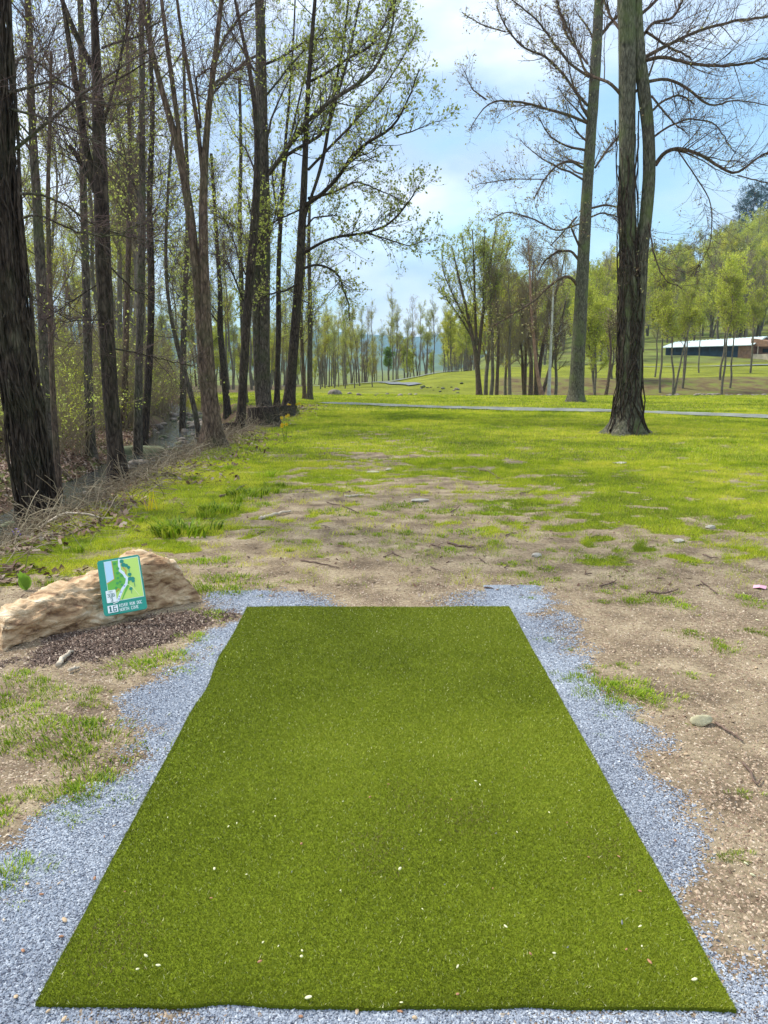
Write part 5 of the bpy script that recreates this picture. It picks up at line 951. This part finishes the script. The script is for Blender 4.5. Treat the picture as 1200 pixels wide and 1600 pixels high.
L3_ = 'small tuft of grass dotted in the worn dirt between the mat and the fairway'; G3 = 'grass tufts beyond the mat'
for u, v, k, s in [(480, 848, 0, .8), (535, 850, 1, .8), (590, 837, 0, .7), (550, 835, 1, .7), (560, 826, 1, .8), (632, 835, 0, 1), (705, 862, 0, .9), (740, 832, 2, .9), (690, 838, 1, .9), (770, 850, 0, .9), (500, 870, 1, .6), (450, 860, 1, .8), (410, 830, 1, .8), (440, 845, 1, .9), (655, 810, 0, 1), (520, 800, 2, 1), (600, 795, 2, 1), (580, 805, 0, 1), (640, 790, 2, 1), (780, 790, 2, 1), (770, 805, 0, 1), (820, 900, 0, .8), (850, 892, 0, .9), (835, 912, 1, .8), (870, 905, 1, .6), (800, 880, 1, .9), (920, 870, 1, .9), (860, 860, 1, .9), (700, 800, 2, 1), (1010, 870, 1, .8), (1080, 880, 1, .8), (650, 850, 1, .4), (412, 790, 0, 1.1), (370, 905, 2, 1), (340, 915, 2, 1.2), (320, 925, 0, 1), (360, 925, 0, .9), (345, 878, 0, 1), (310, 880, 0, 1)]:
    place_tuft(k, u, v, s*.85, L3_, G3)
L4_ = 'bright green tall grass tussock on the verge between the creek bank and the bare dirt'; G4 = 'bright tussocks on the verge'
for u, v, k, s in [(287, 834, 4, 1.05), (318, 808, 5, 1), (370, 785, 5, 1.1), (385, 776, 4, .9), (120, 862, 5, .8), (75, 915, 5, .7), (270, 818, 5, .8), (430, 770, 5, .9), (440, 760, 5, .8), (300, 750, 5, .8), (220, 815, 5, .7), (340, 800, 4, .8), (415, 745, 5, 1), (350, 735, 5, 1)]:
    place_tuft(k, u, v, s, L4_, G4, 'grass tussock')
place_tuft(2, 1075, 704, 1.6, 'darker green grass clump in the lawn right of the double-stemmed tree', None, 'grass clump')
place_tuft(2, 1145, 690, 1.7, 'bluish green low clump in the lawn near the right edge', None, 'grass clump')
# ------------------------------------------------------------------ small things on mat and dirt
def petal_mesh(name, size, mat, seed):
    r = np.random.default_rng(seed); V, F = IV[2]; V = V*np.array([1, .6, .35])*size/2; V = V*(1+.25*(vn(V[:, 0]*300+seed, V[:, 1]*300, 1, 2, seed)-.5))[:, None]; return mesh(name, V, F, mat, None, True, None, (0, -50, 0))
M['cream'] = simple('cream', (.74, .70, .42), .7, .2, 60, .15); M['budbrown'] = simple('budbrown', (.40, .20, .11), .8, .2, 60, .3); M['pebble_grey'] = simple('pebble_grey', (.20, .2, .2), .8, .2, 60, .3); M['tanbit'] = simple('tanbit', (.55, .40, .25), .8, .2, 60, .3)
BT = {'cream': petal_mesh('pale_petal', .016, M['cream'], 1), 'brown': petal_mesh('bud_husk', .015, M['budbrown'], 2), 'grey': petal_mesh('dark_pebble', .012, M['pebble_grey'], 3), 'tan': petal_mesh('wood_crumb', .016, M['tanbit'], 4)}
bu = set()
def bit(kind, u, v, s, label, group, cat, z=.026):
    p = at(u, v, z=z); o = BT[kind] if kind not in bu else BT[kind].copy()
    if kind in bu: C.objects.link(o)
    bu.add(kind); o.location = p; o.scale = (s*rng.uniform(.8, 1.4), s*rng.uniform(.7, 1.1), s); o.rotation_euler = (rng.normal()*.3, rng.normal()*.3, rng.uniform(0, 6.28)); tag(o, label, cat, group)
for u, v, s in [(228, 1493, 1.2), (247, 1508, 1.1), (215, 1514, 1), (335, 1357, 1), (482, 1558, 1.2), (471, 1494, .9), (472, 1485, .7), (625, 1357, 1), (688, 1313, 1), (790, 1447, .9), (536, 1252, .8), (430, 1248, .6), (430, 1275, .6), (658, 1160, .5), (750, 1226, .7), (743, 1220, .6), (532, 1391, .6), (411, 1472, .8), (435, 1478, .6), (858, 1269, .7), (808, 1300, .6), (866, 1489, .9), (971, 1398, .9), (1000, 1447, .7), (1085, 1530, 1.2), (385, 1366, .6), (262, 1277, .5), (370, 1286, .7), (357, 1291, .6), (1003, 1478, .6), (715, 1510, .8), (627, 1566, .6), (543, 1163, .5), (600, 1190, .4), (452, 1130, .4), (700, 1110, .4), (780, 1160, .4), (512, 1020, .4), (640, 1045, .4), (740, 1000, .35), (480, 1000, .35), (420, 1075, .4), (845, 1180, .5), (350, 1175, .5), (905, 1235, .5), (660, 1420, .5)]:
    bit('cream', u, v, s*.82, 'tiny cream petal lying on the green turf mat', 'pale petals on the mat', 'petal')
for u, v, s in [(471, 1318, 1), (578, 1245, .9), (705, 1249, .8), (715, 1553, 1), (829, 1490, 1), (1000, 1392, 1), (1015, 1502, 1.2), (979, 1483, .8), (920, 1339, .8), (967, 1338, .8), (406, 1502, .9), (607, 1225, .7), (770, 1388, .7), (886, 1285, .7), (330, 1403, .7), (195, 1393, .6), (560, 1090, .5), (700, 1180, .5), (820, 1200, .6)]:
    bit('brown', u, v, s*.85, 'tiny reddish-brown bud husk on the green turf mat', 'bud husks on the mat', 'bud husk')
for u, v, s in [(456, 1362, .7), (629, 1326, .8), (655, 1304, .8), (695, 1382, .8), (914, 1373, .8), (972, 1441, 1.1), (775, 1302, .8), (860, 1297, .6), (887, 1480, .7), (540, 1360, .5), (769, 1222, .5)]:
    bit('grey', u, v, s*.8, 'tiny dark pebble on the green turf mat', 'dark pebbles on the mat', 'pebble')
for u, v, s in [(65, 1397, 1), (42, 1381, .9), (101, 1437, 1.2), (36, 1485, 1), (96, 1463, 1.2), (148, 1372, 1), (25, 1557, 1.1), (75, 1580, 1), (558, 1580, 1), (625, 1580, 1.1), (163, 1307, .7), (178, 1290, .7), (92, 1380, .8), (1055, 1313, .9), (1120, 1465, 1), (648, 1590, 1), (470, 1588, 1), (100, 1592, 1)]:
    bit('tan' if rng.random() < .5 else 'brown', u, v, s, 'small rusty crumb of wood on the blue-grey gravel', 'rusty crumbs on the gravel', 'wood crumb', .008)
for k in range(70):
    u, v = rng.uniform(820, 1200), rng.uniform(900, 1560)
    p = at(u, v, z=0)
    if max(matcoord(p[0], p[1])) < .3: continue
    bit('tan' if k % 3 else 'cream', u, v, rng.uniform(.6, 1.4), 'small pale chip lying on the bare dirt right of the mat', 'pale chips on the dirt', 'chip', .006)
pr_ = rock('pale_rock', (.10, .066, .058), simple('rock_yellow', (.44, .40, .25), .8, .2, 20, .2, .4), 507, at(1096, 1126, z=.018), 3, .1, .45); tag(pr_, 'smooth yellowish fist-sized rock on the dirt right of the mat', 'rock')
for k, (u, v, sx, lb) in enumerate([(583, 737, .22, 'flat white stone in the worn strip of the fairway, left one of two'), (607, 733, .12, 'small flat white stone in the worn strip, right one of two'), (655, 782, .26, 'flat pale stone among the grass beyond the mat'), (968, 724, .3, 'flat grey stone in the grass below the double-stemmed tree'), (1110, 825, .12, 'small white stone in the dirt right of centre'), (838, 868, .1, 'white chip in the dirt beyond the right mat corner'), (1062, 846, .15, 'flat pale stone at the edge of the grass on the right')]):
    b = at(u, v, z=.01); o = rock('flat_stone', (sx, sx*.6, .05), M['stone'], 510+k, (b[0], b[1], tz(b[0], b[1])+.012), 2, .2, .2); tag(o, lb, 'stone')
def stick(name, pts, rad, mat, label, cat='stick', group=None, z=.01):
    P = np.array([at(u, v, z=z) for u, v in pts]); P[:, 2] = terrain(P[:, 0], P[:, 1])+z+rng.random(len(P))*rad; Q, R = resample(P, np.linspace(rad, rad*.5, len(P)), 14); Q = Q+rng.normal(size=Q.shape)*rad*.25
    V, F = tubes(Q, R, 7); c_ = Q[0].copy(); e = np.arange(7); o = mesh(name, V-c_, [F, np.array([e[::-1]]), np.array([e+13*7])], mat, None, True, None, c_); tag(o, label, cat, group); return o
M['stickm'] = simple('stickm', (.16, .11, .085), .9, .1, 30, .4, .3); M['paleStick'] = simple('pale_stick', (.50, .42, .32), .85, .1, 30, .3, .3)
stick('twig_stick', [(1118, 1130), (1135, 1142), (1152, 1152), (1160, 1158)], .006, M['stickm'], 'thin forked grey stick lying just right of the yellowish rock')
stick('twig_stick', [(1160, 1192), (1172, 1208), (1182, 1228), (1190, 1216)], .0055, M['stickm'], 'bent dark twig on the dirt near the right edge')
stick('twig_stick', [(405, 810), (430, 804), (455, 800)], .022, M['paleStick'], 'pale barkless stick in the dirt left of centre')
stick('twig_stick', [(540, 775), (568, 773)], .02, M['paleStick'], 'short pale stick in the worn strip beyond the mat')
stick('twig_stick', [(700, 848), (720, 853), (740, 855)], .012, M['stickm'], 'dark stick in the dirt behind the mat, right of centre')
stick('twig_stick', [(345, 778), (365, 768), (385, 756)], .018, M['stickm'], 'dark branch among the verge grass near the bank')
stick('twig_stick', [(750, 735), (765, 738), (780, 748)], .02, M['stickm'], 'dark bent stick in the fairway grass')
stick('twig_stick', [(470, 875), (500, 880), (530, 887)], .008, M['stickm'], 'thin dark twig on the dirt just beyond the mat')
stick('twig_stick', [(1010, 925), (1040, 928), (1060, 922)], .010, M['stickm'], 'dark twig lying between two tufts on the right')
stick('wood_splinter', [(90, 1040), (101, 1030), (112, 1020)], .016, M['paleStick'], 'orange-brown wood splinter on the mulch before the boulder', 'splinter')
stick('wood_splinter', [(108, 1050), (124, 1043)], .010, M['paleStick'], 'small pale wood splinter below the mulch', 'splinter')
stick('twig_stick', [(60, 842), (100, 838), (150, 822)], .016, M['stickm'], 'curved reddish branch lying at the foot of the bank')
for k in range(26):
    u = rng.uniform(400, 1190); v = rng.uniform(760, 930); l = rng.uniform(8, 26); a_ = rng.normal()*.35
    p = at(u, v, z=0)
    stick('twig_stick', [(u, v), (u+l*.5, v+rng.normal()*1.5+l*.5*a_), (u+l, v+l*a_)], rng.uniform(.004, .009), M['stickm'], 'short dark twig scattered on the worn ground beyond the mat', 'twig', 'scattered twigs')
# fallen branches over the bank
for k in range(22):
    Y = rng.uniform(7, 24); x = -4.1+rng.normal()*.5; p0 = np.array([x, Y, 0]); d = rng.normal(size=2); d /= np.hypot(*d); l = rng.uniform(.7, 2.2); P = np.array([[x+d[0]*l*q, Y+d[1]*l*q*.9, 0] for q in np.linspace(0, 1, 6)]); P[:, 2] = terrain(P[:, 0], P[:, 1])+.02+.10*np.sin(np.linspace(0, 3.1, 6))*rng.random()
    Q, R = resample(P, np.linspace(.02, .006, 6)*rng.uniform(.5, 1.1), 12); V, F = tubes(Q+rng.normal(size=Q.shape)*.012, R, 5)
    tag(mesh('fallen_branch', V-P[0], F, M['paleStick'] if k % 3 == 0 else M['stickm'], None, True, None, P[0]), 'thin fallen branch in the litter along the creek bank', 'branch', 'fallen branches on the bank')
# stumps
def stump(u, v, Y, r_, h, label):
    b = at(u, v, Y=Y); b[2] = tz(b[0], b[1]); a = Acc(); trunk_mesh(a, np.array([[0, 0, -.15], [.01, 0, h*.5], [.0, .02, h]]), np.array([r_, r_*.86, r_*.84]), .5, 26, .14, int(u), 12)
    t_ = empty('tree_stump', b); tag(t_, label, 'stump'); a.obj('trunk', M['bark_dark'], t_)
    P = [(r_*.8*math.cos(q), r_*.8*math.sin(q), h-.01+.03*math.sin(q*5)) for q in np.linspace(0, 6.28, 24, endpoint=False)]; V = np.array(P+[(0, 0, h+.01)]); mesh('cut_face', V, np.array([[k, (k+1) % 24, 24] for k in range(24)]), M['bark_brown'], t_)
stump(412, 668, 21, .45, .5, 'wide low dark stump at the foot of the twin trunk tree'); stump(362, 672, 19.5, .22, .35, 'small dark stump left of the black slanting trunk'); stump(440, 652, 24.5, .4, .3, 'low rotted stump mound between the twin trunks and the long-armed tree')
# daffodils, purple flower, pink scrap, leafy plant
M['yellow'] = simple('yellow', (.80, .62, .03), .6, .2); M['orange'] = simple('orange', (.75, .35, .02), .6, .2)
def daffodil(b, s, nfl, seed, label, group=None):
    r = np.random.default_rng(seed); t_ = empty('daffodil', b); tag(t_, label, 'flower', group); n = 14; P = np.concatenate([r.normal(size=(n, 2))*.03, np.zeros((n, 1))], 1); q = r.normal(size=(n, 3)); q[:, 2] = 0; q /= np.linalg.norm(q, axis=1, keepdims=True); tip = P+q*.05*s+np.array([0, 0, 1])*r.uniform(.15, .32, (n, 1))*s; V = np.stack([P-q*.006, P+q*.006, tip], 1).reshape(-1, 3)
    mesh('leaf_blades', V, np.arange(n*3).reshape(-1, 3), M['grass_tuft'] if nfl else M['yellow'], t_, False, {'rnd': np.repeat(r.random(n), 3)})
    for k in range(nfl):
        c_ = np.array([r.normal()*.05, r.normal()*.05, .26*s+.06*s*r.random()]); V, F = tubes(np.array([[c_[0]*.5, c_[1]*.5, 0], c_]), np.array([.003, .003]), 5); mesh('stem', V, F, M['leaf_bright'], t_)
        a = Acc()
        for j in range(6):
            th = j*math.pi/3; d = np.array([math.cos(th), -.35, math.sin(th)]); q2 = np.array([-math.sin(th), 0, math.cos(th)]); a.add(np.stack([c_, c_+d*.022*s+q2*.011*s, c_+d*.042*s, c_+d*.022*s-q2*.011*s]), np.array([[0, 1, 2, 3]]))
        a.obj('petals', M['yellow'], t_, False); V, F = tubes(np.array([c_, c_+np.array([0, -.03*s, 0])]), np.array([.008*s, .014*s]), 8); mesh('trumpet', V, F, M['orange'], t_)
for k, (u, v, lb) in enumerate([(447, 672, 'yellow daffodil at the field edge nearest the brush'), (452, 650, 'yellow daffodil close to the foot of the long-armed tree'), (466, 648, 'yellow daffodil in the grass right of the long-armed tree'), (446, 690, 'nearest yellow daffodil beside the bank brush')]):
    b = at(u, v, z=0); b = at(u, v, z=tz(b[0], b[1])); b[2] = tz(b[0], b[1]); daffodil(b, 1.2, 3, 600+k, lb)
b = at(237, 798, z=0); b[2] = tz(b[0], b[1]); daffodil(b, .9, 0, 610, 'clump of upright yellow blades on the verge beside the bank')
M['violet'] = simple('violet', (.22, .10, .62), .6, .2); b = at(28, 842, z=0); b[2] = tz(b[0], b[1])
V, F = tubes(np.array([[0, 0, 0], [.005, 0, .09]]), np.array([.003, .003]), 5); t_ = empty('violet_flower', b); tag(t_, 'small purple flower at the left edge below the bank', 'flower'); mesh('stem', V, F, M['leaf_bright'], t_)
a = Acc()
for j in range(14): c_ = np.array([.005, 0, .09])+rng.normal(size=3)*np.array([.012, .012, .025]); d = rng.normal(size=3)*.014; q2 = rng.normal(size=3)*.01; a.add(np.stack([c_, c_+d*.5+q2, c_+d, c_+d*.5-q2]), np.array([[0, 1, 2, 3]]))
a.obj('petals', M['violet'], t_, False)
b = at(1187, 917, z=.01); b[2] = tz(b[0], b[1]); r_ = np.random.default_rng(5); V = np.array([[-.05, 0, .005], [-.02, -.035, .02], [.03, -.03, .006], [.055, .005, .018], [.02, .035, .008], [-.03, .03, .02], [0, 0, .03]])
V2 = V-np.array([0, 0, .002]); Fp = np.array([[k, (k+1) % 6, 6] for k in range(6)]); tag(mesh('pink_scrap', np.vstack([V, V2]), np.vstack([Fp, Fp[:, ::-1]+7]), simple('pink', (.80, .42, .52), .5, .3), None, False, None, b), 'crumpled pink scrap on the dirt at the right edge', 'litter scrap')
b = at(41, 922, z=0); b[2] = tz(b[0], b[1]); a = Acc()
for j in range(5):
    th = 1.2+j*.5; d = np.array([math.cos(th)*.5, .1, 1.0]); d /= np.linalg.norm(d); q2 = np.array([math.sin(th), .3, -math.cos(th)*.3]); q2 /= np.linalg.norm(q2); l = .11+.02*j % .05; m = 6; cen_ = [d*l*x for x in np.linspace(0, 1, m)]; wd_ = [.004, .022, .03, .028, .018, .001]
    V = np.concatenate([[c_-q2*w2, c_+q2*w2] for c_, w2 in zip(cen_, wd_)]); a.add(V, np.array([[2*k, 2*k+1, 2*k+3, 2*k+2] for k in range(m-1)]), np.full(len(V), .3+.1*j))
a_ = a.obj('broadleaf_plant', M['leaf_bright'], None, True, True, b); tag(a_, 'small plant with broad upright green leaves behind the boulder at left', 'plant')
x, y = onY(613, 63)
# ------------------------------------------------------------------ haze
hz, nt = newmat('haze'); o_ = nt.nodes.new('ShaderNodeOutputMaterial'); pv = nt.nodes.new('ShaderNodeVolumePrincipled'); pv.inputs['Color'].default_value = (.42, .70, 1, 1); pv.inputs['Density'].default_value = .00020; pv.inputs['Anisotropy'].default_value = .0
nt.links.new(pv.outputs[0], o_.inputs['Volume'])
a = Acc(); box(a, (-6500, -200, -60), (6500, 5000, 420)); ho = a.obj('haze', hz, None, False); tag(ho, kind='stuff')

for nm_ in [o.name for o in C.objects if o.parent is None and o.type in ('MESH', 'EMPTY') and not o.get('label') and not o.get('kind')]:
    o = C.objects[nm_]
    for ch in [c_.name for c_ in o.children]: bpy.data.objects.remove(bpy.data.objects[ch])
    bpy.data.objects.remove(o)
